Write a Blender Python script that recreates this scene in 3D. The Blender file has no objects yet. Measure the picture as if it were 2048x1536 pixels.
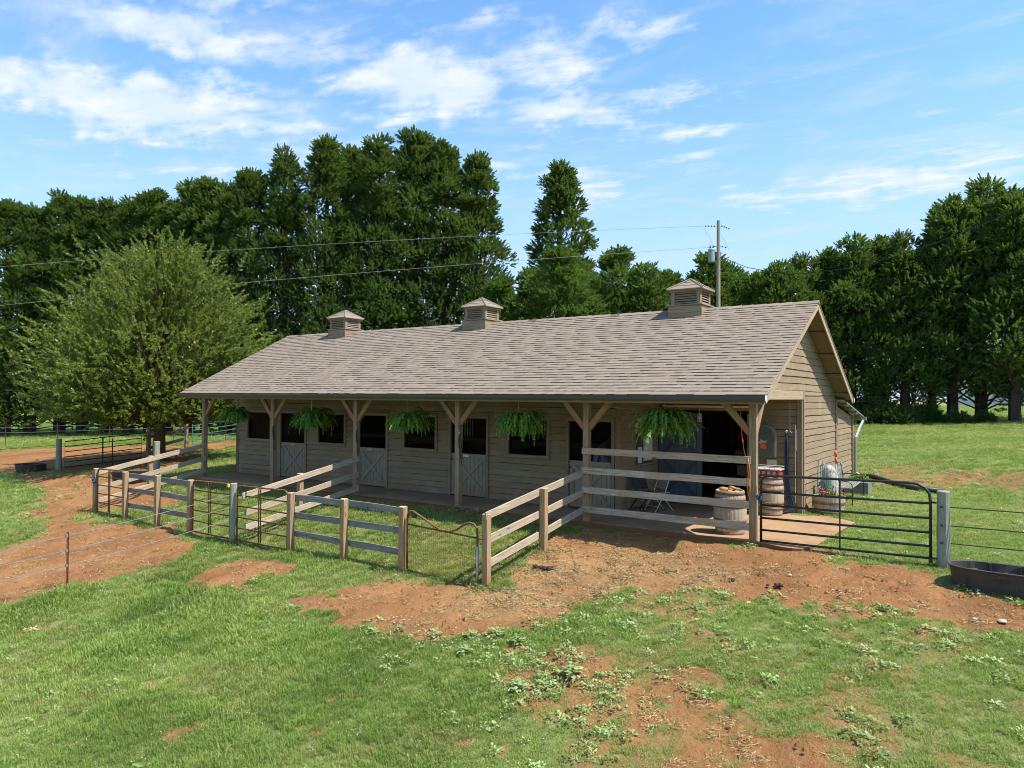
import bpy, math, random
import numpy as np
from mathutils import Vector, Matrix
R = math.radians
random.seed(7)
rng = np.random.default_rng(11)
scene = bpy.context.scene
COL = scene.collection

# ------------------------------------------------------------ camera
cam_d = bpy.data.cameras.new('camera'); cam = bpy.data.objects.new('camera', cam_d); COL.objects.link(cam)
CAM = np.array([4.1503, -14.226, 2.7488]); FPX = 1448.92
_y, _p, _r = R(34.7049), R(1.0025), R(0.3438)
_f = Vector((-math.sin(_y)*math.cos(_p), math.cos(_y)*math.cos(_p), math.sin(_p)))
_rt = Vector((math.cos(_y), math.sin(_y), 0)); _up = _rt.cross(_f)
_rt2 = _rt*math.cos(_r) + _up*math.sin(_r); _up2 = -_rt*math.sin(_r) + _up*math.cos(_r)
M = Matrix((_rt2, _up2, -_f)).transposed().to_4x4(); M.translation = Vector(CAM)
cam.matrix_world = M
cam_d.sensor_width = 36.0; cam_d.lens = 36.0*FPX/2048.0
cam_d.clip_start = 0.1; cam_d.clip_end = 3000
scene.camera = cam
scene.render.resolution_x = 1024; scene.render.resolution_y = 768

# ------------------------------------------------------------ light
scene.view_settings.view_transform = 'Standard'; scene.view_settings.look = 'None'
scene.view_settings.exposure = 0.85; scene.view_settings.gamma = 1.0
scene.view_settings.use_curve_mapping = False
scene.cycles.filter_width = 1.0; scene.cycles.use_denoising = True; scene.cycles.denoising_prefilter = 'ACCURATE'; scene.cycles.max_bounces = 8
SUN = Vector((0.582, 0.10, 1.0)).normalized()
EL = math.asin(SUN.z); AZ = math.atan2(SUN.x, SUN.y)
sd = bpy.data.lights.new('sun', 'SUN'); sd.energy = 4.8; sd.angle = R(0.55); sd.color = (1.0, 0.94, 0.84)
so = bpy.data.objects.new('sun', sd); COL.objects.link(so)
so.rotation_euler = SUN.to_track_quat('Z', 'Y').to_euler(); so.location = (20, 5, 40)

world = bpy.data.worlds.new("World"); scene.world = world; world.use_nodes = True
nt = world.node_tree; nt.nodes.clear()
class NB:
    """tiny node helper"""
    def __init__(s, nt): s.nt = nt
    def n(s, t, **k):
        nd = s.nt.nodes.new(t)
        for a, v in k.items():
            if a.startswith('i_'):
                key = a[2:]; key = int(key) if key.isdigit() else key
                s.set(nd.inputs[key], v)
            else: setattr(nd, a, v)
        return nd
    def set(s, inp, v):
        if isinstance(v, bpy.types.NodeSocket): s.nt.links.new(v, inp)
        else: inp.default_value = v
    def m(s, op, a, b=None, c=None, clamp=False):
        nd = s.nt.nodes.new('ShaderNodeMath'); nd.operation = op; nd.use_clamp = clamp
        s.set(nd.inputs[0], a)
        if b is not None: s.set(nd.inputs[1], b)
        if c is not None: s.set(nd.inputs[2], c)
        return nd.outputs[0]
    def vm(s, op, a, b=None, scale=None):
        nd = s.nt.nodes.new('ShaderNodeVectorMath'); nd.operation = op
        s.set(nd.inputs[0], a)
        if b is not None: s.set(nd.inputs[1], b)
        if scale is not None: s.set(nd.inputs['Scale'], scale)
        return nd.outputs[1] if op in ('LENGTH', 'DOT_PRODUCT', 'DISTANCE') else nd.outputs[0]
    def mix(s, f, a, b, bt='MIX'):
        nd = s.nt.nodes.new('ShaderNodeMix'); nd.data_type = 'RGBA'; nd.blend_type = bt
        s.set(nd.inputs[0], f)
        s.set(nd.inputs[6], a if not isinstance(a, tuple) else (*a[:3], 1))
        s.set(nd.inputs[7], b if not isinstance(b, tuple) else (*b[:3], 1))
        return nd.outputs[2]
    def noise(s, vec, scale, detail=4, rough=.55, dist=0., dim='3D'):
        nd = s.nt.nodes.new('ShaderNodeTexNoise'); nd.noise_dimensions = dim
        s.set(nd.inputs['Vector'], vec); nd.inputs['Scale'].default_value = scale
        nd.inputs['Detail'].default_value = detail; nd.inputs['Roughness'].default_value = rough
        nd.inputs['Distortion'].default_value = dist
        return nd.outputs[0]
    def ramp(s, f, stops, interp='LINEAR'):
        nd = s.nt.nodes.new('ShaderNodeValToRGB'); cr = nd.color_ramp; cr.interpolation = interp
        while len(cr.elements) < len(stops): cr.elements.new(.5)
        for e, (p, c) in zip(cr.elements, stops): e.position = p; e.color = (*c[:3], 1)
        s.set(nd.inputs[0], f); return nd.outputs[0]
    def mapr(s, v, a, b, c=0., d=1., smooth=True):
        nd = s.nt.nodes.new('ShaderNodeMapRange'); nd.interpolation_type = 'SMOOTHSTEP' if smooth else 'LINEAR'
        s.set(nd.inputs[0], v)
        for i, q in zip((1, 2, 3, 4), (a, b, c, d)): s.set(nd.inputs[i], q)
        return nd.outputs[0]

b = NB(nt)
sky = b.n('ShaderNodeTexSky', sky_type='NISHITA', sun_disc=False, sun_elevation=EL, sun_rotation=AZ,
          altitude=200, air_density=1.0, dust_density=0.6, ozone_density=1.4)
tc = b.n('ShaderNodeTexCoord'); D = b.vm('NORMALIZE', tc.outputs['Generated'])
sep = b.n('ShaderNodeSeparateXYZ', i_0=D)
az = b.m('ARCTAN2', b.m('MULTIPLY', sep.outputs[0], -1.), sep.outputs[1])       # radians left of +Y
el = b.m('ARCSINE', sep.outputs[2])
azd = b.m('MULTIPLY', az, 57.2958); eld = b.m('MULTIPLY', el, 57.2958)
# flat cloud deck seen in perspective
zc = b.m('MAXIMUM', sep.outputs[2], 0.03)
deck = b.n('ShaderNodeCombineXYZ', i_0=b.m('DIVIDE', sep.outputs[0], zc), i_1=b.m('DIVIDE', sep.outputs[1], zc), i_2=0.)
ca, sa = math.cos(R(35)), math.sin(R(35))
mp = b.n('ShaderNodeMapping', i_0=deck.outputs[0]); mp.inputs['Rotation'].default_value = (0, 0, R(-28)); mp.inputs['Scale'].default_value = (1.0, 1.7, 1)
n1 = b.noise(mp.outputs[0], 4.2, 9, .60, .2)
n2 = b.noise(mp.outputs[0], 0.62, 3, .5)
# cloud banks: (azimuth left of +Y, elevation, half width, half height, weight)
BANKS = [(63,19.5,13,1.8,1.),(60,24.5,10,1.5,.8),(48,26,7,1.6,.45),(41,23.2,7.5,2.2,1.),(33,24.6,5.5,2.4,.75),(37,27,8,1.2,.5),
         (30,21.5,6,1.3,.75),(22,19.8,5,.9,.6),(29,16.8,6.5,1.2,.5),(48,18.2,6.5,1.5,.6),(55,20.5,5,1.3,.7),(30,15.6,4.4,1.0,.7),(24,22.5,4,1.,.6),(21,17.5,3,1.0,.5),
         (7,15.0,8.5,1.1,.8),(0,15.2,7,1.3,.6),(16,14.6,3.5,.8,.6),(24,5.8,11,2.6,.42),(63,27.5,12,1.2,.8),(41,30,12,1.0,.5),(2,18.8,4.5,.9,.28),(12,8.6,16,1.6,.15),
         (56,22.2,5,.8,.7),(45,20.6,4,.7,.6),(38,17.4,5,.8,.6),(27,26.5,5,1.,.7),(17,22.5,3.5,.6,.5),(35,21.,4,.6,.4),(59,16.0,8,1.0,.4),(34,19.3,9,.8,.3),(14,27.5,5,.7,.3),(-3,29.5,3,.6,.4)]
dn = b.noise(D, 9., 4, .6); dn2 = b.noise(D, 14.3, 4, .6)
azw = b.m('ADD', azd, b.m('MULTIPLY', b.m('SUBTRACT', dn, .5), 9.)); elw = b.m('ADD', eld, b.m('MULTIPLY', b.m('SUBTRACT', dn2, .5), 4.2))
acc = None
for (a0, e0, wa, we, wt) in BANKS:
    x = b.m('DIVIDE', b.m('SUBTRACT', azw, float(a0)), float(wa)); y = b.m('DIVIDE', b.m('SUBTRACT', elw, float(e0)), float(we))
    r2 = b.m('ADD', b.m('MULTIPLY', x, x), b.m('MULTIPLY', y, y))
    g = b.m('MULTIPLY', b.m('EXPONENT', b.m('MULTIPLY', r2, -.9)), float(wt))
    acc = g if acc is None else b.m('MAXIMUM', acc, g)
outside = b.m('MULTIPLY', b.mapr(b.m('ABSOLUTE', b.m('SUBTRACT', azd, 35.)), 42., 60.), .55)   # the same kind of sky goes on around
acc = b.m('MAXIMUM', acc, b.m('MULTIPLY', b.m('MAXIMUM', outside, b.m('MULTIPLY', b.mapr(eld, 30., 40.), .5)), b.mapr(n2, .45, .7)))
acc = b.m('ADD', acc, 0.10)
dens = b.m('MULTIPLY', b.mapr(b.m('ADD', b.m('MULTIPLY', acc, .60), b.m('MULTIPLY', n1, 1.0)), .68, 1.08), .9)
cloud = b.m('MULTIPLY', dens, b.mapr(eld, -1., 3.))
skyc = b.vm('MULTIPLY', sky.outputs[0], (.97, 1.30, 1.46))
hz = b.mapr(eld, -2., 27., 1., 0.)
skyc = b.mix(b.m('MULTIPLY', hz, .9), skyc, (3.0, 3.65, 4.55))
cc = b.mix(b.mapr(n1, .45, .75), (4.0, 4.6, 5.4), (5.1, 5.2, 5.5))
veil = b.m('MULTIPLY', b.mapr(b.noise(mp.outputs[0], 1.5, 7, .62, .5), .47, .72), b.mapr(eld, 1., 8., 0., .36))
skyc = b.mix(veil, skyc, (4.0, 4.5, 5.1))
skyc = b.mix(cloud, skyc, cc)
bg = b.n('ShaderNodeBackground', i_Color=skyc, i_Strength=0.112)
out = b.n('ShaderNodeOutputWorld'); nt.links.new(bg.outputs[0], out.inputs[0])

# ------------------------------------------------------------ helpers
WM = {}
def tag(o, label=None, cat=None, group=None, kind=None):
    if label: o['label'] = label
    if cat: o['category'] = cat
    if group: o['group'] = group
    if kind: o['kind'] = kind
    return o
def link(o, parent=None, M=None):
    COL.objects.link(o)
    M = M if M is not None else Matrix.Identity(4)
    WM[o.name] = M
    if parent is not None:
        o.parent = parent; o.matrix_basis = WM[parent.name].inverted() @ M
    else: o.matrix_basis = M
    return o
def thing(name, loc, label, cat, group=None, kind=None):
    o = bpy.data.objects.new(name, None); o.empty_display_size = .2
    link(o, None, Matrix.Translation(Vector(loc)))
    return tag(o, label, cat, group, kind)
class MB:
    """collects verts/faces with per-face tint and material slot"""
    def __init__(s): s.v = []; s.f = []; s.t = []; s.mi = []
    def add(s, vs, fs, tint=.5, mi=0):
        o = len(s.v); s.v += [tuple(map(float, q)) for q in vs]
        for f in fs: s.f.append(tuple(i+o for i in f)); s.t.append(tint); s.mi.append(mi)
    def box(s, lo, hi, tint=.5, mi=0, faces='all'):
        x0, y0, z0 = lo; x1, y1, z1 = hi
        vs = [(x0,y0,z0),(x1,y0,z0),(x1,y1,z0),(x0,y1,z0),(x0,y0,z1),(x1,y0,z1),(x1,y1,z1),(x0,y1,z1)]
        s.add(vs, [(3,2,1,0),(4,5,6,7),(0,1,5,4),(1,2,6,5),(2,3,7,6),(3,0,4,7)], tint, mi)
    def obox(s, c, ax, ay, az_, tint=.5, mi=0):
        c = Vector(c); ax = Vector(ax); ay = Vector(ay); az_ = Vector(az_)
        vs = [c+sx*ax+sy*ay+sz*az_ for sz in (-1,1) for sx, sy in ((-1,-1),(1,-1),(1,1),(-1,1))]
        s.add(vs, [(3,2,1,0),(4,5,6,7),(0,1,5,4),(1,2,6,5),(2,3,7,6),(3,0,4,7)], tint, mi)
    def tube(s, pts, r, n=8, tint=.5, mi=0, cap=True, closed=False):
        pts = [Vector(q) for q in pts]; N = len(pts)
        rs = r if isinstance(r, (list, tuple)) else [r]*N
        tang = []
        for i in range(N):
            a = pts[i-1] if (i > 0 or closed) else pts[i]; c = pts[(i+1) % N] if (i < N-1 or closed) else pts[i]
            t = (c-a); tang.append(t.normalized() if t.length > 1e-9 else Vector((0,0,1)))
        ref = Vector((0,0,1)) if abs(tang[0].z) < .9 else Vector((1,0,0))
        u = tang[0].cross(ref).normalized(); vs = []
        for i in range(N):
            u = (u - tang[i]*u.dot(tang[i]));
            u = u.normalized() if u.length > 1e-6 else tang[i].orthogonal().normalized()
            w = tang[i].cross(u)
            for k in range(n):
                a = 2*math.pi*k/n; vs.append(pts[i] + (u*math.cos(a)+w*math.sin(a))*rs[i])
        fs = []
        for i in range(N-1 if not closed else N):
            j = (i+1) % N
            for k in range(n): fs.append((i*n+k, i*n+(k+1) % n, j*n+(k+1) % n, j*n+k))
        if cap and not closed: fs.append(tuple(range(n-1, -1, -1))); fs.append(tuple((N-1)*n+k for k in range(n)))
        s.add(vs, fs, tint, mi)
    def lathe(s, prof, n=32, c=(0,0,0), tint=.5, mi=0, sx=1., sy=1., mod=None):
        vs = []
        for (r, z) in prof:
            for k in range(n):
                a = 2*math.pi*k/n; rr = r*(mod(k, z) if mod else 1.)
                vs.append((c[0]+rr*math.cos(a)*sx, c[1]+rr*math.sin(a)*sy, c[2]+z))
        fs = []
        for i in range(len(prof)-1):
            for k in range(n): fs.append((i*n+k, i*n+(k+1) % n, (i+1)*n+(k+1) % n, (i+1)*n+k))
        s.add(vs, fs, tint, mi)
    def build(s, name, mats, parent=None, M=None, smooth=False, org=None):
        """vertices are world coordinates; origin at org (or the parent's)"""
        if M is None:
            if org is not None: M = Matrix.Translation(Vector(org))
            elif parent is not None: M = WM[parent.name].copy()
            else: M = Matrix.Identity(4)
            Mi = M.inverted(); vs = [Mi @ Vector(q) for q in s.v]
        else: vs = s.v
        me = bpy.data.meshes.new(name); me.from_pydata([tuple(q) for q in vs], [], s.f)
        if not isinstance(mats, (list, tuple)): mats = [mats]
        for m_ in mats: me.materials.append(m_)
        if len(mats) > 1: me.polygons.foreach_set('material_index', s.mi)
        if any(abs(q-.5) > 1e-6 for q in s.t):
            at = me.attributes.new('tint', 'FLOAT', 'FACE'); at.data.foreach_set('value', s.t)
        if smooth: me.shade_smooth()
        o = bpy.data.objects.new(name, me)
        return link(o, parent, M)
def np_mesh(name, V, F, mat, attrs=None, smooth=False):
    """V (n,3); F (m,k) all the same k"""
    me = bpy.data.meshes.new(name); V = np.asarray(V, np.float32); F = np.asarray(F, np.int32); k = F.shape[1]
    me.vertices.add(len(V)); me.vertices.foreach_set('co', V.ravel())
    me.loops.add(F.size); me.loops.foreach_set('vertex_index', F.ravel())
    me.polygons.add(len(F)); me.polygons.foreach_set('loop_start', np.arange(len(F), dtype=np.int32)*k)
    if mat: me.materials.append(mat)
    for a, (dom, arr) in (attrs or {}).items():
        at = me.attributes.new(a, 'FLOAT', dom); at.data.foreach_set('value', np.asarray(arr, np.float32).ravel())
    me.update(calc_edges=True)
    if smooth: me.shade_smooth()
    return me
def axes(X, Z=(0,0,1), org=(0,0,0)):
    X = Vector(X).normalized(); Z = Vector(Z); Y = Z.cross(X).normalized(); Z = X.cross(Y)
    M = Matrix((X, Y, Z)).transposed().to_4x4(); M.translation = Vector(org); return M
def plank(name, parent, a, b_, w, t, mat, up=(0,0,1), seg=5, warp=.004, label=None, bev=.004):
    """a board from a to b; w along its local Z, t along its local Y, slightly uneven, softened long edges"""
    a = Vector(a); b_ = Vector(b_); L = (b_-a).length; M = axes(b_-a, up, a)
    v = []; f = []
    o1 = random.uniform(-1, 1)*warp; o2 = random.uniform(-1, 1)*warp
    for i in range(seg+1):
        x = L*i/seg; q = i/seg
        dz = warp*math.sin(q*math.pi)*random.uniform(-.6, 1) + o1*q; dy = warp*1.2*math.sin(q*math.pi+o2*80)
        e = [random.uniform(-1, 1)*warp*.5 for _ in range(2)]
        W, T, B = w/2, t/2, min(bev, w*.2, t*.3)
        for (yy, zz) in ((-T+B,-W),(T-B,-W),(T,-W+B),(T,W-B),(T-B,W),(-T+B,W),(-T,W-B),(-T,-W+B)):
            v.append((x, yy+dy, zz+dz+(e[0] if zz < 0 else e[1])))
    for i in range(seg):
        for k in range(8): f.append((i*8+k, i*8+(k+1) % 8, (i+1)*8+(k+1) % 8, (i+1)*8+k))
    f.append(tuple(range(7, -1, -1))); f.append(tuple(seg*8+k for k in range(8)))
    f = [tuple(reversed(q)) for q in f]
    me = bpy.data.meshes.new(name); me.from_pydata(v, [], f); me.materials.append(mat)
    o = bpy.data.objects.new(name, me); link(o, parent, M)
    if label: o['label'] = label
    return o
def arc(c, u, w, r, a0, a1, n=6):
    c = Vector(c); u = Vector(u); w = Vector(w)
    return [c + (u*math.cos(a0+(a1-a0)*i/n) + w*math.sin(a0+(a1-a0)*i/n))*r for i in range(n+1)]

# ------------------------------------------------------------ value noise
def _hash(ix, iy, s):
    h = (ix.astype(np.int64)*374761393 + iy.astype(np.int64)*668265263 + s*982451653) & 0xffffffff
    h = ((h ^ (h >> 13))*1274126177) & 0xffffffff
    return ((h ^ (h >> 16)) & 0xffff)/65535.0
def vnoise(x, y, s=0):
    ix = np.floor(x); iy = np.floor(y); fx = x-ix; fy = y-iy; fx = fx*fx*(3-2*fx); fy = fy*fy*(3-2*fy)
    a = _hash(ix, iy, s); b_ = _hash(ix+1, iy, s); c = _hash(ix, iy+1, s); d = _hash(ix+1, iy+1, s)
    return (a*(1-fx)+b_*fx)*(1-fy) + (c*(1-fx)+d*fx)*fy
def fbm(x, y, sc, o=4, s=0):
    t = 0; am = 1; n = 0
    for i in range(o): t = t + am*vnoise(x*sc, y*sc, s+i*17); n += am; am *= .55; sc *= 2.03
    return t/n
# ------------------------------------------------------------ materials
MAT = {}
def newmat(name, rough=.8, spec=.3):
    m = bpy.data.materials.new(name); m.use_nodes = True; nt = m.node_tree
    bs = nt.nodes['Principled BSDF']; bs.inputs['Roughness'].default_value = rough
    bs.inputs['Specular IOR Level'].default_value = spec
    MAT[name] = m; return m, NB(nt), bs
def bump(b, bs, h, strength=.4, dist=.01):
    nd = b.n('ShaderNodeBump', i_Strength=strength, i_Distance=dist); b.set(nd.inputs['Height'], h)
    b.nt.links.new(nd.outputs[0], bs.inputs['Normal']); return nd
def plain(name, col, rough=.6, spec=.4, metal=0., var=.12, sc=14.):
    m, b, bs = newmat(name, rough, spec); bs.inputs['Metallic'].default_value = metal
    tc = b.n('ShaderNodeTexCoord'); n = b.noise(tc.outputs['Object'], sc, 5, .6)
    c = b.mix(n, tuple(q*(1-var*1.6) for q in col), tuple(min(1, q*(1+var*1.4)) for q in col))
    b.set(bs.inputs['Base Color'], c); bump(b, bs, n, .12, .01); return m
def wood(name, dark, mid, light, rough=.85, stain=None, grey=None, axis='X', scale=1., knots=True, spec=.2, gstr=.45, warm=None, splash=False):
    """sawn boards; grain runs along the object's local axis"""
    m, b, bs = newmat(name, rough, spec)
    tc = b.n('ShaderNodeTexCoord'); oi = b.n('ShaderNodeObjectInfo')
    off = b.n('ShaderNodeCombineXYZ', i_0=b.m('MULTIPLY', oi.outputs['Random'], 37.), i_1=b.m('MULTIPLY', oi.outputs['Random'], 91.), i_2=b.m('MULTIPLY', oi.outputs['Random'], 53.))
    P = b.vm('ADD', tc.outputs['Object'], off.outputs[0])
    sc = {'X': (1.1, 26, 26), 'Y': (26, 1.1, 26), 'Z': (26, 26, 1.1)}[axis]
    mp = b.n('ShaderNodeMapping', i_0=P); mp.inputs['Scale'].default_value = tuple(q*scale for q in sc)
    g = b.noise(mp.outputs[0], 1.6, 6, .62, .9)
    fine = b.noise(mp.outputs[0], 6.5, 4, .6, .3)
    blot = b.noise(P, 2.3, 4, .6)
    c = b.ramp(g, [(.34, dark), (.5, mid), (.66, light)])
    if grey: c = b.mix(b.mapr(blot, .46, .66, 0, .8), c, grey)
    if warm: c = b.mix(b.mapr(b.noise(P, 1.1, 3, .5), .50, .68, 0, .6), c, warm)
    c = b.mix(b.mapr(oi.outputs['Random'], 0, 1, 0, .5, False), c, tuple(q*.72 for q in mid), 'MIX')
    c = b.mix(b.mapr(fine, .52, .72, 0, .5), c, tuple(q*.5 for q in dark))
    if knots:
        vo = b.n('ShaderNodeTexVoronoi'); mk = b.n('ShaderNodeMapping', i_0=P)
        mk.inputs['Scale'].default_value = {'X': (1.6, 5.5, 5.5), 'Y': (5.5, 1.6, 5.5), 'Z': (5.5, 5.5, 1.6)}[axis]
        b.set(vo.inputs['Vector'], mk.outputs[0]); vo.inputs['Scale'].default_value = 1.
        c = b.mix(b.mapr(vo.outputs['Distance'], .05, .11, .75, 0), c, tuple(q*.35 for q in dark))
    if splash:                      # red dust and mud splashed on the boards just above the floor slab
        gz_ = b.n('ShaderNodeSeparateXYZ', i_0=b.n('ShaderNodeNewGeometry').outputs['Position']).outputs[2]
        wn = b.noise(b.n('ShaderNodeNewGeometry').outputs['Position'], 3.5, 5, .65)
        c = b.mix(b.mapr(b.m('ADD', gz_, b.m('MULTIPLY', b.m('SUBTRACT', wn, .5), 1.1)), .0, .5, .6, 0), c, (.26,.145,.075))
        c = b.mix(b.mapr(b.noise(b.n('ShaderNodeNewGeometry').outputs['Position'], 1.1, 5, .6), .52, .70, 0, .35), c, (.36,.30,.225))
    if stain:                       # red clay splashed up the foot: world height above the ground there
        s = b.n('ShaderNodeSeparateXYZ', i_0=tc.outputs['Object'])
        ax = {'X': 0, 'Y': 1, 'Z': 2}[axis]
        k = b.mapr(b.m('ADD', s.outputs[ax], b.m('MULTIPLY', b.m('SUBTRACT', blot, .5), .5)), stain[0], stain[1], .85, 0)
        c = b.mix(k, c, (.30, .135, .06))
    b.set(bs.inputs['Base Color'], c)
    bump(b, bs, b.m('ADD', g, b.m('MULTIPLY', fine, .5)), gstr, .006); return m
wood('fence_wood', (.20,.14,.09), (.43,.335,.24), (.60,.50,.38), grey=(.33,.30,.26), gstr=.7, warm=(.38,.25,.135))
wood('fence_wood_grey', (.10,.095,.09), (.22,.205,.19), (.33,.30,.27), grey=(.16,.155,.15))
wood('post_wood', (.17,.10,.05), (.36,.235,.13), (.48,.34,.20), grey=(.27,.225,.175), stain=(.15,.75), warm=(.36,.20,.085))
wood('porch_post_wood', (.17,.115,.065), (.30,.215,.135), (.39,.295,.195), stain=(.1,.75), knots=False)
wood('siding_wood', (.215,.155,.095), (.265,.195,.12), (.315,.235,.15), rough=.9, grey=(.225,.175,.12), knots=False, gstr=.5, splash=True)
wood('trim_wood', (.18,.13,.08), (.26,.19,.12), (.32,.245,.16), rough=.9, knots=False)
wood('rake_wood', (.27,.20,.13), (.36,.275,.185), (.42,.33,.23), rough=.9, knots=False)
wood('door_wood', (.20,.165,.12), (.29,.245,.185), (.35,.30,.23), rough=.85, grey=(.25,.215,.17), knots=False, splash=True)
plain('backing_felt', (.016,.012,.009), .95, .05)
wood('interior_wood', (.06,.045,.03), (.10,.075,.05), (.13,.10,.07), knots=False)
wood('pole_wood', (.21,.17,.13), (.33,.28,.23), (.42,.37,.31), axis='Z', knots=True)
wood('round_post_wood', (.15,.16,.11), (.28,.285,.21), (.39,.38,.30), axis='Z', stain=(.12,.42), grey=(.32,.30,.26))
wood('barrel_wood', (.27,.20,.13), (.44,.36,.26), (.55,.47,.36), axis='Z', grey=(.36,.31,.25), knots=False, scale=1.4)
wood('cupola_wood', (.17,.125,.08), (.27,.205,.138), (.35,.275,.195), rough=.9, knots=False)
wood('bark', (.030,.022,.016), (.065,.048,.034), (.11,.085,.062), axis='Z', knots=False, gstr=1.)
wood('bark_brown', (.06,.035,.02), (.11,.07,.045), (.16,.11,.075), axis='Z', knots=False, gstr=1.)

# shingles: granules, a tint per tab, soft weathering streaks
m, b, bs = newmat('shingle', .93, .15)
at = b.n('ShaderNodeAttribute', attribute_name='tint', attribute_type='GEOMETRY')
ge = b.n('ShaderNodeNewGeometry')
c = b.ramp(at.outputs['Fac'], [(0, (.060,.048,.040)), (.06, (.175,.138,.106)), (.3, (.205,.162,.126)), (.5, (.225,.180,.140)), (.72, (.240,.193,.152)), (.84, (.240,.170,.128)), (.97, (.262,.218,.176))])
gr = b.noise(ge.outputs['Position'], 95., 3, .7); st = b.noise(ge.outputs['Position'], .7, 4, .6)
c = b.mix(b.mapr(gr, .35, .7), b.mix(.18, c, (.08,.065,.055)), b.mix(.14, c, (.5,.44,.38)))
c = b.mix(b.mapr(st, .4, .68, 0, .22), c, (.17,.135,.11))
b.set(bs.inputs['Base Color'], c); bump(b, bs, gr, .5, .004)

plain('gutter_metal', (.055,.056,.047), .45, .5, .0, .08)
plain('white_metal', (.62,.61,.57), .4, .5, .0, .05)
plain('galvanized', (.42,.42,.42), .4, .5, .7, .15)
plain('black_metal', (.012,.013,.014), .45, .5, .0, .1)
plain('green_metal', (.06,.18,.13), .4, .5, .0, .1)
plain('dark_steel', (.05,.045,.04), .5, .5, .5, .2)
plain('rubber_trough', (.055,.044,.038), .62, .35, .0, .2, 6.)
plain('black_plastic', (.012,.012,.014), .45, .5)
plain('white_board', (.60,.62,.63), .35, .4, .0, .03)
plain('cork_brown', (.10,.07,.045), .9, .2)
plain('paper_white', (.62,.62,.60), .8, .2)
plain('orange_label', (.62,.13,.035), .6, .3)
plain('cream_plastic', (.55,.50,.36), .5, .4)
plain('brass_plate', (.42,.33,.08), .35, .5, .3)
plain('electric_grey', (.085,.088,.075), .5, .4, .0, .08)
plain('electric_edge', (.26,.22,.165), .5, .4, .0, .08)
plain('blue_paint', (.085,.112,.150), .6, .35, .0, .12, 3.)
plain('blue_paint_dark', (.055,.075,.105), .6, .35)
plain('blue_rope', (.012,.075,.19), .75, .3, .0, .4, 60.)
plain('navy_strap', (.006,.022,.050), .6, .4, .0, .4, 20.)
plain('teal_wire', (.06,.30,.36), .5, .4)
plain('orange_cord', (.65,.20,.035), .6, .3)
plain('yellow_tag', (.75,.60,.03), .5, .4)
plain('red_pack', (.36,.04,.04), .5, .4, .0, .5, 30.)
plain('white_pack', (.42,.37,.34), .6, .3, .0, .1)
plain('dark_leather', (.035,.022,.016), .6, .4)
plain('tan_leather', (.42,.21,.09), .7, .3, .0, .3, 40.)
plain('white_fleece', (.42,.41,.38), .95, .1, .0, .2, 60.)
plain('rust_post', (.15,.055,.03), .8, .3, .3, .3, 30.)
plain('terracotta_plastic', (.22,.10,.05), .7, .3)
plain('pot_plastic', (.02,.035,.018), .6, .4)
plain('horse_coat', (.30,.29,.285), .8, .2, .0, .15, 3.)
plain('pink_petal', (.70,.05,.17), .7, .3)
plain('transformer_grey', (.24,.30,.31), .5, .4)
plain('insulator', (.05,.035,.03), .3, .5)
plain('wire_pale', (.42,.42,.40), .6, .3)
plain('wire_dark', (.02,.02,.02), .6, .3)
plain('house_white', (.66,.66,.64), .8, .2, .0, .05)
plain('house_red', (.22,.035,.03), .8, .2)
plain('window_dark', (.015,.02,.025), .2, .6, .0, .1)
plain('straw', (.41,.30,.15), .9, .2, .0, .3, 5.)
plain('manure', (.045,.032,.022), .95, .2)
plain('stone', (.50,.40,.31), .9, .2, .0, .2, 8.)
plain('clover_flower', (.66,.58,.52), .9, .2)
plain('yellow_flower', (.70,.58,.05), .9, .2)
plain('drain_pipe', (.025,.026,.028), .5, .4)
# rusty tube
m, b, bs = newmat('rusty_tube', .8, .3)
tc = b.n('ShaderNodeTexCoord'); n = b.noise(tc.outputs['Object'], 9., 6, .65)
b.set(bs.inputs['Base Color'], b.ramp(n, [(.3, (.075,.032,.018)), (.5, (.17,.07,.035)), (.68, (.25,.125,.07)), (.8, (.28,.21,.16))])); bump(b, bs, n, .3, .004)
# barrel hoop
m, b, bs = newmat('barrel_hoop', .75, .3)
tc = b.n('ShaderNodeTexCoord'); n = b.noise(tc.outputs['Object'], 12., 5, .6)
b.set(bs.inputs['Base Color'], b.ramp(n, [(.3, (.10,.06,.035)), (.6, (.22,.14,.085)), (.8, (.32,.23,.16))]))
# white horizontal panel of a concrete slab stained with red clay
m, b, bs = newmat('slab_concrete', .85, .25)
ge = b.n('ShaderNodeNewGeometry'); P = ge.outputs['Position']
n = b.noise(P, .9, 6, .62, .5); n2 = b.noise(P, 7., 5, .6); n3 = b.noise(P, 60., 3, .6)
c = b.ramp(n, [(.3, (.21,.115,.052)), (.5, (.30,.185,.095)), (.7, (.35,.24,.14))])
c = b.mix(b.mapr(n2, .45, .7, 0, .3), c, (.23,.145,.09)); c = b.mix(b.mapr(n3, .5, .75, 0, .25), c, (.42,.34,.26))
b.set(bs.inputs['Base Color'], c); bump(b, bs, n3, .25, .004)

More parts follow.
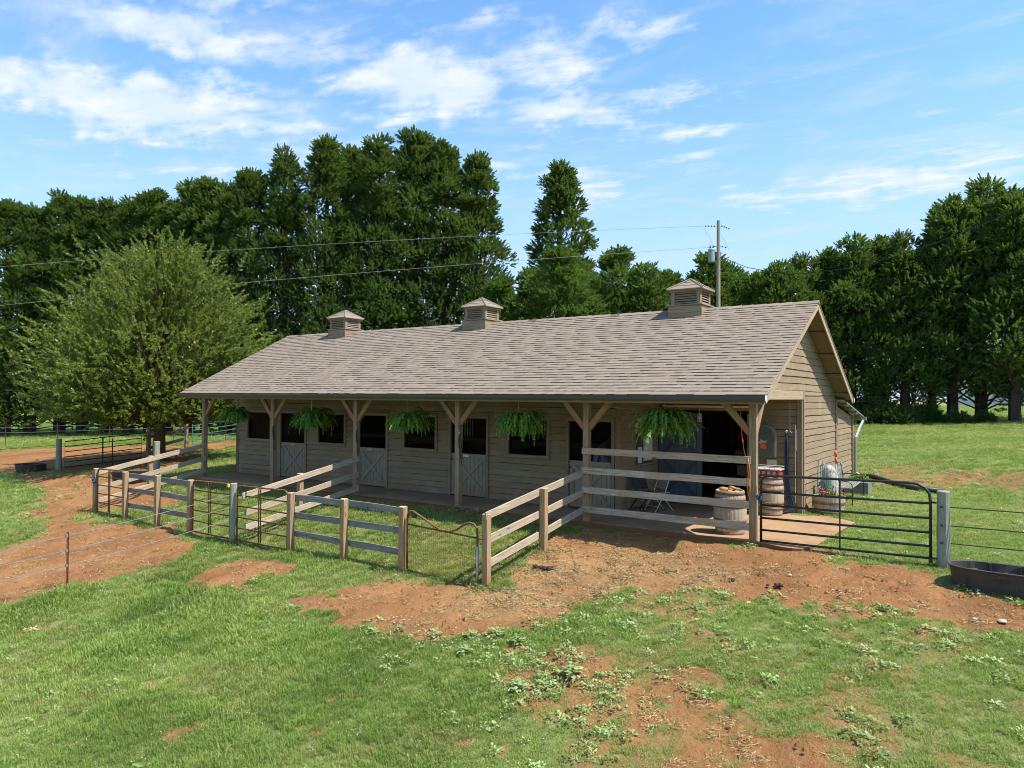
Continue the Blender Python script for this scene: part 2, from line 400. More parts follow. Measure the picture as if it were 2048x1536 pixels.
# ground: clay and turf told apart by attributes, detail from noise
m, b, bs = newmat('ground', .95, .12)
ge = b.n('ShaderNodeNewGeometry'); P = ge.outputs['Position']
def att(nm): return b.n('ShaderNodeAttribute', attribute_name=nm, attribute_type='GEOMETRY').outputs['Fac']
dirt, straw, dryf = att('dirt'), att('straw'), att('dry')
a1 = b.noise(P, .8, 5, .6); a2 = b.noise(P, 5., 6, .65); a3 = b.noise(P, 28., 5, .65); a4 = b.noise(P, 110., 3, .6)
soil = b.ramp(a1, [(.28, (.19,.084,.032)), (.5, (.265,.127,.050)), (.74, (.325,.170,.074))])
soil = b.mix(b.mapr(a2, .5, .72, 0, .45), soil, (.37,.215,.105)); soil = b.mix(b.mapr(a3, .52, .72, 0, .5), soil, (.12,.055,.026))
soil = b.mix(b.mapr(a4, .60, .74, 0, .6), soil, (.42,.28,.155))
mpx = b.n('ShaderNodeMapping', i_0=P); mpx.inputs['Scale'].default_value = (14, 60, 14); mpx.inputs['Rotation'].default_value = (0, 0, .5)
sf = b.noise(mpx.outputs[0], 1., 4, .6, 1.6)
soil = b.mix(b.m('MULTIPLY', straw, b.mapr(sf, .40, .62)), soil, (.36,.23,.10))
damp = b.noise(P, .33, 4, .62); soil = b.mix(b.mapr(damp, .50, .68, 0, .42), soil, (.13,.062,.028))
turf = b.ramp(a2, [(.3, (.11,.14,.04)), (.5, (.165,.195,.06)), (.7, (.23,.235,.085))])
turf = b.mix(b.mapr(a3, .45, .7, 0, .7), turf, (.13,.165,.055)); turf = b.mix(b.m('MULTIPLY', dryf, b.mapr(a3, .35, .6)), turf, (.27,.20,.095))
tmix = b.mapr(b.m('ADD', dirt, b.m('ADD', b.m('MULTIPLY', b.m('SUBTRACT', a2, .5), .8), b.m('MULTIPLY', b.m('SUBTRACT', a3, .5), .7))), .18, .62)
b.set(bs.inputs['Base Color'], b.mix(tmix, turf, soil))
h = b.m('ADD', b.m('MULTIPLY', a2, .8), b.m('ADD', b.m('MULTIPLY', a3, .5), b.m('MULTIPLY', a4, .16)))
vo = b.n('ShaderNodeTexVoronoi'); b.set(vo.inputs['Vector'], b.vm('ADD', P, b.vm('SCALE', b.n('ShaderNodeTexNoise', i_Vector=P, i_Scale=4.).outputs[1], scale=.18))); vo.inputs['Scale'].default_value = 3.1
pit = b.m('MULTIPLY', b.mapr(vo.outputs['Distance'], .06, .26, -1., 0.), b.m('MULTIPLY', tmix, b.mapr(a1, .42, .58)))   # hoof prints trodden into the bare clay
h = b.m('ADD', h, b.m('MULTIPLY', pit, .55))
bump(b, bs, h, 1.0, .075)

# leaves
def leafmat(name, c0, c1, c2, trans=.25, rough=.55, attr='tint', spec=.3, atype='GEOMETRY'):
    m = bpy.data.materials.new(name); m.use_nodes = True; nt = m.node_tree; b = NB(nt); MAT[name] = m
    bs = nt.nodes['Principled BSDF']; bs.inputs['Roughness'].default_value = rough; bs.inputs['Specular IOR Level'].default_value = spec
    a = b.n('ShaderNodeAttribute', attribute_name=attr, attribute_type=atype); oi = b.n('ShaderNodeObjectInfo')
    f = a.outputs['Fac']
    c = b.ramp(f, [(0, c0), (.5, c1), (1, c2)])
    if atype == 'GEOMETRY': c = b.mix(b.mapr(oi.outputs['Random'], 0, 1, 0, .55, False), c, tuple(q*.7 for q in c1))
    else:
        d = b.n('ShaderNodeAttribute', attribute_name='dry', attribute_type='INSTANCER')
        c = b.mix(d.outputs['Fac'], c, (.33,.27,.11))
    b.set(bs.inputs['Base Color'], c)
    tr = b.n('ShaderNodeBsdfTranslucent'); b.set(tr.inputs[0], b.mix(.5, c, (.30,.40,.05)))
    mx = b.n('ShaderNodeMixShader', i_0=trans); nt.links.new(bs.outputs[0], mx.inputs[1]); nt.links.new(tr.outputs[0], mx.inputs[2])
    nt.links.new(mx.outputs[0], nt.nodes['Material Output'].inputs[0]); return m
leafmat('cypress_leaf', (.040,.082,.026), (.090,.17,.036), (.185,.285,.062), .38)
leafmat('cypress_leaf_light', (.058,.125,.024), (.105,.205,.036), (.17,.285,.06), .40)
leafmat('cypress_brown', (.07,.045,.02), (.11,.07,.03), (.15,.10,.05), .1)
leafmat('oak_leaf', (.12,.16,.030), (.20,.245,.048), (.33,.335,.08), .45, .4, spec=.45)
leafmat('fern_leaf', (.045,.13,.015), (.10,.24,.028), (.20,.36,.055), .42, .5)
leafmat('shrub_leaf', (.025,.055,.012), (.050,.10,.020), (.09,.16,.035), .2)
leafmat('grass_blade', (.14,.215,.045), (.255,.36,.080), (.42,.48,.15), .45, .55, atype='INSTANCER')
leafmat('weed_leaf', (.19,.28,.09), (.30,.40,.15), (.42,.50,.22), .35, .6, atype='INSTANCER')
leafmat('weed_leaf_plant', (.16,.24,.08), (.26,.36,.13), (.38,.46,.19), .3, .6)

plain('clod_clay', (.16, .075, .035), .95, .1)
# ------------------------------------------------------------ terrain
CP = np.array([
(-18.6,-.15,-.04),(-16,-.15,-.04),(-14,-.15,-.05),(-11,-.15,-.05),(-9,-.15,-.06),(-7,-.15,-.06),(-5.3,-.15,-.08),(-3.7,-.15,-.1),(-2.4,-.2,-.12),(-1.2,-.2,-.11),(.3,-.35,-.08),(1.3,-.5,-.06),
(-20,-3.6,-.70),(-18.1,-3.6,-.73),(-16.4,-3.6,-.75),(-14.8,-3.6,-.81),(-13.2,-3.6,-.83),(-11.4,-3.6,-.80),(-9.24,-3.6,-.77),(-7.5,-3.6,-.73),(-5.8,-3.6,-.71),(-3.8,-3.6,-.71),(-1.8,-3.6,-.68),(.5,-3.6,-.63),(3,-3.6,-.55),(6,-3.6,-.48),(10,-4,-.4),
(-3.66,-1.84,-.33),(-7,-1.9,-.38),(-11,-1.9,-.42),(-14.6,-1.9,-.42),(-18.3,-1.9,-.37),(-1.2,-1.3,-.27),(1.5,-1.6,-.28),(3.8,-1.3,-.2),(3.1,-.1,-.09),(6,-.5,-.1),
(-12.5,-6.8,-1.37),(4,-8,-1.2),(0,-8,-1.33),(-6,-8,-1.5),(-14,-10,-1.9),(4,-14,-2.1),(10,-8,-1.0),(-25,-8,-1.5),(-25,-3.6,-.85),(-8,-5.6,-1.08),(-3,-5.6,-1.0),(-18,-6.5,-1.35),
(-28.3,-.2,-.42),(-23.4,-.3,-.25),(-36,8,0),(-47,6,-.45),(-33,4,-.25),(-31,0,-.5),(-40,-5,-1.2),(-60,0,-.8),
(-60,15,-.1),(-70,10,-.4),(-42,20,.2),(-30,12,.1),(-22,4,-.05),(-19.3,8,0),(-19.3,1.5,-.05),(-21,-1.5,-.3),
(-10,9,0),(-10,20,.5),(-5,35,1.2),(-20,30,.6),(-20,50,.9),
(1.4,2,-.05),(1.3,4,-.03),(.8,6,.03),(1.3,8,.07),(.6,10.3,.22),(2.3,9.8,.05),(4,8,.0),(6,5,0),(8,1,0),(12,-1,-.1),
(.6,12.6,.5),(2.5,12.4,.62),(4.5,12.2,.6),(7,11,.4),(11,9,.3),(0,20,.95),(8,20,.95),(0,36,1.65),(12,36,1.7),(0,60,1.9),(20,60,2.0),(-10,30,1.2),(25,15,.6),(30,0,.2)])
def _U(r2): return np.where(r2 > 1e-9, r2*np.log(r2+1e-12), 0)
_n = len(CP); _K = _U(((CP[:, None, :2]-CP[None, :, :2])**2).sum(-1))+np.eye(_n)*1.5
_Pm = np.c_[np.ones(_n), CP[:, :2]]
_W = np.linalg.solve(np.block([[_K, _Pm], [_Pm.T, np.zeros((3, 3))]]), np.r_[CP[:, 2], 0, 0, 0])
def terr(x, y):
    x = np.asarray(x, float); y = np.asarray(y, float); sh = x.shape; x = x.ravel(); y = y.ravel()
    z = _W[_n]+_W[_n+1]*x+_W[_n+2]*y
    for i in range(_n): z = z+_W[i]*_U((x-CP[i, 0])**2+(y-CP[i, 1])**2)
    d = np.hypot(x+15, y-15); t = np.clip((d-55)/40, 0, 1); t = t*t*(3-2*t)
    z = z*(1-t)+t*(.3+1.2*np.clip((x+40)/60, 0, 1))
    return z.reshape(sh)
SLAB = [(-18.72,-.10),(.05,-.13),(.35,-.20),(.62,-.30),(.80,-.32),(.94,-.26),(1.03,-.12),(1.10,.2),(1.14,1.2),(1.24,3.4),(.9,3.75),(-.02,3.92),(-.02,7.88),(-18.72,7.88)]
def gz(x, y):
    """ground height, kept below the slab"""
    z = terr(x, y)
    ins = (np.asarray(x) > -18.5) & (np.asarray(x) < .9) & (np.asarray(y) > .05) & (np.asarray(y) < 3.6)
    ins |= (np.asarray(x) > -18.5) & (np.asarray(x) < -.2) & (np.asarray(y) > .05) & (np.asarray(y) < 7.7)
    return np.where(ins, np.minimum(z, -.08), z)
def g1(x, y): return float(gz(np.array([x]), np.array([y]))[0])

POLY = dict(
 track=([(-17.5,-6.26),(-17.62,-5.4),(-18.56,-4.79),(-20.41,-4.34),(-23.04,-2.84),(-28.35,-1.53),(-29.35,-1.05),(-26.44,-1.15),(-25.05,-.51),(-23.47,-.18),(-20.05,-.9),(-18.97,-1.66),(-18.1,-2.0),(-15.9,-2.0),(-17.2,-3.2),(-19.03,-3.25),(-17.98,-3.78),(-18.2,-4.06),(-16.81,-4.09),(-15.17,-3.78),(-13.32,-3.67),(-12.22,-3.88),(-11.9,-4.77),(-12.0,-5.76),(-12.43,-6.81),(-12.58,-7.23),(-12.83,-7.96),(-13.47,-9.39),(-17.94,-8.19)], .22, 1.),
 yard=([(-52,-1.5),(-46.9,1.93),(-43.7,3.3),(-42.1,4.7),(-36.2,6.29),(-32.5,7.56),(-33.1,9.69),(-34.7,12.59),(-30.9,9.95),(-28.1,6.23),(-24.2,3.11),(-21.6,.53),(-24.,.09),(-26.8,-.28),(-29.6,-.77),(-35.7,-1.6)], .5, 1.),
 patch=([(-10.01,-5.65),(-10.26,-5.17),(-10.37,-4.62),(-9.59,-4.15),(-8.29,-4.1),(-7.92,-4.4),(-8.4,-5.13),(-8.47,-5.54),(-9.11,-5.88)], .22, .95),
 main=([(-6.83,-5.74),(-6.64,-5.44),(-6.36,-5.1),(-6.34,-4.5),(-5.94,-4.1),(-4.98,-3.88),(-4.06,-3.83),(-3.42,-3.63),(-3.51,-2.53),(-3.6,-1.25),(-3.4,-.1),(-2.03,-.0),(.1,-.1),(1.34,-.22),(1.85,-.77),(2.95,-.69),(3.28,-1.38),(4.26,-1.27),(5.42,-.95),(9,-.8),(9,-2.),(5.31,-1.99),(4.25,-2.22),(3.7,-2.4),(2.8,-2.47),(2.16,-2.62),(1.1,-2.33),(.14,-2.36),(-.39,-2.54),(-1.33,-2.89),(-1.94,-3.53),(-1.99,-4.55),(-2.42,-5.02),(-3.06,-5.46),(-3.67,-5.71),(-4.44,-5.81),(-5.32,-5.67),(-5.91,-5.37)], .25, 1.),
 bare=([(-1.75,-5.34),(-1.15,-4.92),(.09,-5.04),(.76,-4.6),(1.32,-5.09),(1.67,-5.86),(1.56,-6.23),(.92,-6.21),(.26,-6.16),(-.41,-6.21),(-1.08,-5.97)], .45, .62),
 low=([(1.42,-6.3),(2.02,-5.94),(2.68,-5.92),(2.78,-6.22),(2.86,-6.7),(1.74,-7.22)], .35, .7),
 bank=([(.03,11.8),(.94,12.46),(1.88,11.53),(3.29,12.23),(3.39,11.11),(2.66,9.9),(1.4,10.2),(.42,10.4)], .5, .52),
 bankb=([(3.6,12.0),(4.6,12.2),(4.9,10.8),(4.2,9.9),(3.9,10.6)], .3, .5))
STRAW = [(-4.83,-2.71),(-3.84,-1.25),(-2.6,-1.39),(-.64,-1.17),(.47,-1.8),(-.17,-2.45),(-1.24,-3.07),(-1.8,-3.77),(-2.48,-4.94),(-3.74,-4.65)]
def sdpoly(x, y, pts):
    p = np.array(pts, float); d = np.full(x.shape, 1e9); ins = np.zeros(x.shape, bool)
    for i in range(len(p)):
        a = p[i]; c = p[(i+1) % len(p)]; e = c-a
        t = np.clip(((x-a[0])*e[0]+(y-a[1])*e[1])/(e@e+1e-12), 0, 1)
        d = np.minimum(d, (x-a[0]-t*e[0])**2+(y-a[1]-t*e[1])**2)
        cr = ((a[1] > y) != (c[1] > y)) & (x < (c[0]-a[0])*(y-a[1])/(c[1]-a[1]+1e-12)+a[0]); ins ^= cr
    d = np.sqrt(d); return np.where(ins, d, -d)
def sst(v, a, b_): t = np.clip((v-a)/(b_-a), 0, 1); return t*t*(3-2*t)
def dirtmask(x, y):
    n1 = fbm(x, y, .9, 4, 3)-.5; n2 = fbm(x, y, 3.2, 3, 9)-.5
    m = np.zeros(x.shape)
    for k, (pts, w, s) in POLY.items():
        sd = sdpoly(x, y, pts); m = np.maximum(m, s*sst(sd+(n1*1.7+n2*1.5)*w*2.4, -w*1.5, w*1.3))
    sp = fbm(x, y, 1.7, 4, 41)                              # worn spots in the turf
    near = (y < -3.4) & (x > -14) & (x < 6)
    m = np.maximum(m, np.where(near, .6*sst(sp, .70, .82), .45*sst(sp, .74, .84)*(np.hypot(x-4, y+14) < 60)))
    rt = (x > -1.2) & (y < -2.6)                            # thin turf at the right of the foreground
    m = np.maximum(m, np.where(rt, .42*sst(fbm(x, y, 1.2, 4, 77), .50, .66), 0))
    fr = sst(y, -.55, -.15)*sst(-y, -.35, -.05)*(x > -18.6)*(x < .3)   # drip line along the slab
    m = np.maximum(m, .55*fr*sst(n1, -.2, .15))
    m = np.where((np.abs(y+.0) < .35) & (x > -18.9) & (x < -3.6), np.maximum(m, .6), m)
    return m
def strawmask(x, y):
    return sst(sdpoly(x, y, STRAW)+(fbm(x, y, 1.1, 3, 5)-.5)*1.1, -.5, .6)
def drymask(x, y):
    pen = sst(x, -18.6, -18.2)*sst(-x, 3.5, 3.9)*sst(y, -3.7, -3.4)*sst(-y, -.2, .4)
    d = .42*pen*sst(fbm(x, y, .8, 3, 21), .3, .6)
    d = np.maximum(d, .65*sst(-np.abs(x+19.5), -6, -1)*sst(y, -.5, 1.5)*sst(-y, -9, -6))
    d = np.maximum(d, .42*sst(fbm(x, y, .9, 4, 31), .50, .66))
    d = np.maximum(d, .45*sst(dirtmask(x, y), .2, .6))
    return d
def axis_pts(segs):
    o = []
    for a, b_, st in segs: o += list(np.arange(a, b_, st))
    return o
def geo(start, step, end, g=1.22):
    o = []; v = start; s = step
    while abs(v) < abs(end): s *= g; v += math.copysign(s, end); o.append(v)
    return o
xs = sorted(geo(-52, .8, -900)) + axis_pts([(-52, -30, .55), (-30, -19, .25), (-19, 6, .11), (6, 14, .3)]) + [14] + geo(14, .4, 900)
ys = sorted(geo(-12, .4, -500)) + axis_pts([(-12, -8.6, .25), (-8.6, .3, .11), (.3, 14, .28), (14, 40, .7)]) + [40] + geo(40, .8, 1200)
xs = np.array(sorted(set(np.round(xs, 4)))); ys = np.array(sorted(set(np.round(ys, 4))))
GX, GY = np.meshgrid(xs, ys); GX = GX.ravel(); GY = GY.ravel()
DM = dirtmask(GX, GY)
GZ = gz(GX, GY)
close = sst(-np.hypot(GX+5, GY+3), -26, -18)
GZ = GZ + close*((fbm(GX, GY, 2.2, 3, 61)-.5)*.075 + DM*(fbm(GX, GY, 4.2, 3, 63)-.5)*.13) * sst(np.maximum(np.abs(np.minimum(GY, 0)), (GX > 1.5)*1.), .05, .5)
nx, ny = len(xs), len(ys)
ii, jj = np.meshgrid(np.arange(nx-1), np.arange(ny-1)); q = (jj*nx+ii).ravel()
F = np.stack([q, q+1, q+1+nx, q+nx], 1)
me = np_mesh('ground', np.stack([GX, GY, GZ], 1), F, MAT['ground'],
             dict(dirt=('POINT', DM), straw=('POINT', strawmask(GX, GY)), dry=('POINT', drymask(GX, GY))), smooth=True)
tag(link(bpy.data.objects.new('ground', me)), kind='structure')

# slab under porch and barn
m_ = MB(); n = len(SLAB)
m_.add([(x, y, 0) for x, y in SLAB]+[(x, y, -.42) for x, y in SLAB],
       [tuple(range(n))]); m_.add([(x, y, 0) for x, y in SLAB]+[(x, y, -.42) for x, y in SLAB], [(i, i+n, (i+1) % n+n, (i+1) % n) for i in range(n)], mi=1)
tag(m_.build('porch_floor', [MAT['slab_concrete'], MAT['clod_clay']]), kind='structure')

# ------------------------------------------------------------ barn
barn = thing('stable_barn', (-9.3, 4, 0), 'long brown wooden stable with a shingled gable roof and open front porch', 'stable')
PIT = .508; Y0, Z0 = -.62, 2.81; YR, ZR = 3.71, 5.01; YB, ZB = 8.14, 2.77; XL, XR_ = -18.76, .41
def roofz(y): return Z0+(y-Y0)*PIT if y <= YR else ZR-(y-YR)*(ZR-ZB)/(YB-YR)
def cells(us, zs, holes):
    for i in range(len(us)-1):
        for k in range(len(zs)-1):
            uc, zc = (us[i]+us[i+1])/2, (zs[k]+zs[k+1])/2
            if not any(h[0] < uc < h[1] and h[2] < zc < h[3] for h in holes): yield us[i], us[i+1], zs[k], zs[k+1]
def backing(name, O, U, N, u0, u1, z0, z1, holes, t, mat, parent):
    """wall sheet of thickness t lying behind the face plane, with openings"""
    us = sorted({u0, u1, *[h[0] for h in holes], *[h[1] for h in holes]}); zs = sorted({z0, z1, *[h[2] for h in holes if z0 < h[2] < z1], *[h[3] for h in holes if z0 < h[3] < z1]})
    m = MB(); O = Vector(O); U = Vector(U); N = Vector(N)
    for a, c, e, g in cells(us, zs, holes):
        m.obox(O+U*(a+c)/2-N*t/2+Vector((0, 0, (e+g)/2)), U*(c-a)/2, N*t/2, Vector((0, 0, (g-e)/2)))
    return m.build(name, mat, parent)
def lap(parent, O, U, N, ub0, ub1, ut0, ut1, z0, z1, mat, seg=5, name='siding_board', pk=1.):
    """one lapped board: proud at its foot, an uneven sawn lower edge"""
    O = Vector(O); U = Vector(U); N = Vector(N); L = ub1-ub0
    M = axes(U, (0, 0, 1), O+U*ub0+Vector((0, 0, z0))); s = 1 if M.to_3x3() @ Vector((0, 1, 0)) @ N > 0 else -1
    v = []; f = []; seg = max(2, min(7, int(L/.5)+2)); pr = random.uniform(.030, .042)*pk; tilt = random.uniform(-.004, .004)
    for i in range(seg+1):
        q = i/seg; xb = L*q; xt = (ut0-ub0)+(ut1-ut0)*q
        w = random.uniform(-.009, .009)+tilt*(q-.5)*2
        v += [(xb, 0, w), (xb, s*pr, w), (xt, s*.020, z1-z0), (xt, 0, z1-z0)]
    for i in range(seg):
        a = i*4; f += [(a, a+4, a+5, a+1), (a+1, a+5, a+6, a+2), (a+2, a+6, a+7, a+3)]
    e = seg*4; f += [(0, 1, 2, 3), (e+3, e+2, e+1, e)]
    me = bpy.data.meshes.new(name); me.from_pydata(v, [], f); me.materials.append(mat)
    return link(bpy.data.objects.new(name, me), parent, M)
def siding(parent, O, U, N, u0, u1, z0, z1, holes=(), ex=.165, slope=None, mat=None, split=3.6, pk=1.):
    mat = mat or MAT['siding_wood']; z = z0
    while z < z1-.03:
        zt = min(z+ex-random.uniform(.005, .010), z1); zc = (z+min(z+ex, z1))/2
        cuts = [(u0, u1)]
        for h in holes:
            if zt > h[2]+.075 and z < h[3]-.095:
                nc = []
                for a, c in cuts:
                    if h[1] <= a or h[0] >= c: nc.append((a, c))
                    else:
                        if h[0]-a > .03: nc.append((a, h[0]))
                        if c-h[1] > .03: nc.append((h[1], c))
                cuts = nc
        for a, c in cuts:
            if slope:
                a0, c0 = slope(z); a1, c1 = slope(zt)
                a0, c0 = max(a, a0), min(c, c0); a1, c1 = max(a, a1), min(c, c1)
                if c0-a0 < .1 or c1 < a1: continue
                lap(parent, O, U, N, a0, c0, a1, c1, z, zt, mat)
            else:
                k = max(1, round((c-a)/split)); ed = [a+(c-a)*j/k + (random.uniform(-.25, .25) if 0 < j < k else 0) for j in range(k+1)]
                for j in range(k): lap(parent, O, U, N, ed[j]+(.003 if j else 0), ed[j+1], ed[j]+(.003 if j else 0), ed[j+1], z, zt, mat, pk=pk)
        z += ex
X, Yv = (1, 0, 0), (0, 1, 0)
# stall wall
SW = 1.52
DOORS = [(-16.20,-14.97),(-12.48,-11.29),(-8.78,-7.55),(-4.98,-3.80)]
WINS = [(-18.0,-16.78),(-14.30,-13.11),(-10.54,-9.37),(-6.81,-5.63)]
DH, WZ = 2.14, 1.25
holes = [(a, c, -.1, DH) for a, c in DOORS]+[(a, c, WZ, DH) for a, c in WINS]
trimh = [(a-.085, c+.085, -.1, DH+.11) for a, c in DOORS]+[(a-.09, c+.09, WZ-.09, DH+.11) for a, c in WINS]
w = backing('stall_wall', (0, SW, 0), X, (0, -1, 0), -18.60, -3.62, 0, 3.8, holes, .09, MAT['backing_felt'], barn)
siding(w, (0, SW, 0), X, (0, -1, 0), -18.56, -3.66, .01, 3.78, trimh, pk=1.55)
TW = .032
def trim(parent, a, c, w_=.09, t=TW, name='trim_board', mat='trim_wood', up=(0, 0, 1)): return plank(name, parent, a, c, w_, t, MAT[mat], up, seg=2, warp=.001)
yf = SW-.045
for (a, c) in DOORS:
    for xx in (a-.043, c+.043): trim(w, (xx, yf, .01), (xx, yf, DH+.005), .085, .06, up=(1, 0, 0))
    trim(w, (a-.085, yf, DH+.057), (c+.085, yf, DH+.057), .10, .062)
for (a, c) in WINS:
    fr = trim(w, (a-.09, yf, DH+.057), (c+.09, yf, DH+.057), .10, .062, 'window_frame')
    trim(w, (a-.09, yf-.008, WZ-.047), (c+.09, yf-.008, WZ-.047), .09, .085, 'window_sill')
    for xx in (a-.046, c+.046): trim(w, (xx, yf, WZ), (xx, yf, DH+.005), .09, .058, 'window_frame', up=(1, 0, 0))
trim(w, (-18.60, SW-.03, 0), (-18.60, SW-.03, 3.7), .10, .055, 'corner_board', up=(1, 0, 0))
trim(w, (-3.63, SW-.035, 0), (-3.63, SW-.035, 3.8), .13, .07, 'corner_board', up=(1, 0, 0))
# dutch doors
for k, (a, c) in enumerate(DOORS):
    d = MB(); d.box((a+.02, SW-.005, .03), (c-.02, SW+.025, 1.17)); d = d.build('stall_door', MAT['door_wood'], barn)
    if k == 0: pass
    n = 9; ww = (c-a-.04)/n
    for i in range(n):
        x = a+.02+ww*(i+.5); plank('door_plank', d, (x, SW-.014, .05), (x, SW-.014, 1.14), ww-.008, .018, MAT['door_wood'], (1, 0, 0), 1, .0)
    yb = SW-.035
    for z, hh in ((.085, .11), (1.12, .11)): plank('door_rail', d, (a+.02, yb, z), (c-.02, yb, z), hh, .026, MAT['door_wood'], seg=1, warp=0)
    for xx in (a+.065, c-.065): plank('door_stile', d, (xx, yb, .145), (xx, yb, 1.06), .09, .026, MAT['door_wood'], (1, 0, 0), 1, 0)
    A, B_ = Vector((a+.115, 0, .15)), Vector((c-.115, 0, 1.055))
    plank('cross_brace', d, (A.x, yb-.003, B_.z), (B_.x, yb-.003, A.z), .085, .022, MAT['door_wood'], (0, 0, 1), 1, 0)
    plank('cross_brace', d, (A.x, yb+.002, A.z), (B_.x, yb+.002, B_.z), .085, .022, MAT['door_wood'], (0, 0, 1), 1, 0)
    p_ = MB(); xx = (a+c)/2-(.08 if k else 0); p_.box((xx-.09, yb-.026, 1.09), (xx+.09, yb-.015, 1.145)); p_.build('name_plate', MAT['paper_white' if k == 2 else 'brass_plate'], d)
    hg = MB(); hg.box((c-.01, yb-.026, .2), (c+.05, yb-.0135, .25)); hg.box((c-.01, yb-.026, .95), (c+.05, yb-.0135, 1.0)); hg.box((a-.06, yb-.04, .98), (a+.07, yb-.0135, 1.03)); hg.build('door_hardware', MAT['dark_steel'], d)
# sliding hatch-like stall partition lines inside the stalls, rear and end walls
SLOTS = [(-9.95,1.36,.35,.62,5),(-13.5,1.2,.4,.7,5),(-6.0,1.3,.35,.6,5)]
slots = []
for (x0, z0, wd, hh, n) in SLOTS:
    for i in range(n): slots.append((x0+wd*1.6*i/n, x0+wd*1.6*i/n+.055, z0, z0+hh))
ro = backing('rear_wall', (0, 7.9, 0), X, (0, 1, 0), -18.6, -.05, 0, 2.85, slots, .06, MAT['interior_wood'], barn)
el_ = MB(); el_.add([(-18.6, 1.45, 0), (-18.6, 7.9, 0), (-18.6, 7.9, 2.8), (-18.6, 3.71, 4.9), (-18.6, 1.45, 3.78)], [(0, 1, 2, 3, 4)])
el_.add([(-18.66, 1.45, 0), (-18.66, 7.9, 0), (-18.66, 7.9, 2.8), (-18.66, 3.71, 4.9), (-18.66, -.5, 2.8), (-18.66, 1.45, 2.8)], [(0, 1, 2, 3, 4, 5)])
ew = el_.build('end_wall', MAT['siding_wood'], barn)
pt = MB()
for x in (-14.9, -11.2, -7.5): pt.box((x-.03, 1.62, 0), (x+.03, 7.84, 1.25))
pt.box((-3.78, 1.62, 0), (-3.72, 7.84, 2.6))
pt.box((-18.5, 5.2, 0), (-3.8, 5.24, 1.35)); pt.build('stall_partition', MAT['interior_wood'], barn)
# return wall facing right, with tack-room wall
rw = backing('return_wall', (-3.64, 0, 0), Yv, X, 1.55, 3.93, 0, 3.8, [], .08, MAT['backing_felt'], barn)
siding(rw, (-3.64, 0, 0), Yv, X, 1.56, 3.92, .01, 3.75)
TWY = 3.95
tw = backing('tack_room_wall', (0, TWY, 0), X, (0, -1, 0), -3.6, -.06, 0, 4.6, [(-2.45, -1.30, -.1, 2.36)], .09, MAT['backing_felt'], barn)
siding(tw, (0, TWY, 0), X, (0, -1, 0), -3.6, -.10, .01, 4.4, [(-3.65, -1.19, -.1, 2.55)], split=9)
trim(tw, (-1.245, TWY-.03, .01), (-1.245, TWY-.03, 2.36), .10, .07, up=(1, 0, 0)); trim(tw, (-3.55, TWY-.035, 2.47), (-1.19, TWY-.035, 2.47), .09, .075)
tr_ = MB(); tr_.box((-3.5, TWY-.115, 2.50), (-1.22, TWY-.075, 2.55)); tr_.build('door_track', MAT['white_metal'], tw)
trim(tw, (-.055, TWY-.02, -.0), (-.055, TWY-.02, 2.90), .12, .075, 'corner_board', up=(1, 0, 0))
bd = MB(); bd.box((-3.60, TWY-.115, .04), (-2.43, TWY-.08, 2.36)); bd = bd.build('sliding_door', MAT['blue_paint'], barn)
n = 8
for i in range(n):
    x = -3.60+1.17*(i+.5)/n; plank('door_plank', bd, (x, TWY-.121, .06), (x, TWY-.121, 2.34), 1.17/n-.007, .014, MAT['blue_paint'], (1, 0, 0), 1, 0)
for z in (.11, 1.2, 2.29): plank('door_rail', bd, (-3.6, TWY-.138, z), (-2.43, TWY-.138, z), .12, .02, MAT['blue_paint'], seg=1, warp=0)
for xx in (-3.54, -2.49):
    for z0, z1 in ((.17, 1.14), (1.26, 2.23)): plank('door_stile', bd, (xx, TWY-.138, z0), (xx, TWY-.138, z1), .11, .02, MAT['blue_paint'], (1, 0, 0), 1, 0)
for z0, z1 in ((.18, 1.13), (1.27, 2.22)):
    plank('cross_brace', bd, (-3.48, TWY-.139, z0), (-2.55, TWY-.139, z1), .08, .012, MAT['blue_paint_dark'], seg=1, warp=0)
    plank('cross_brace', bd, (-3.48, TWY-.136, z1), (-2.55, TWY-.136, z0), .08, .012, MAT['blue_paint_dark'], seg=1, warp=0)
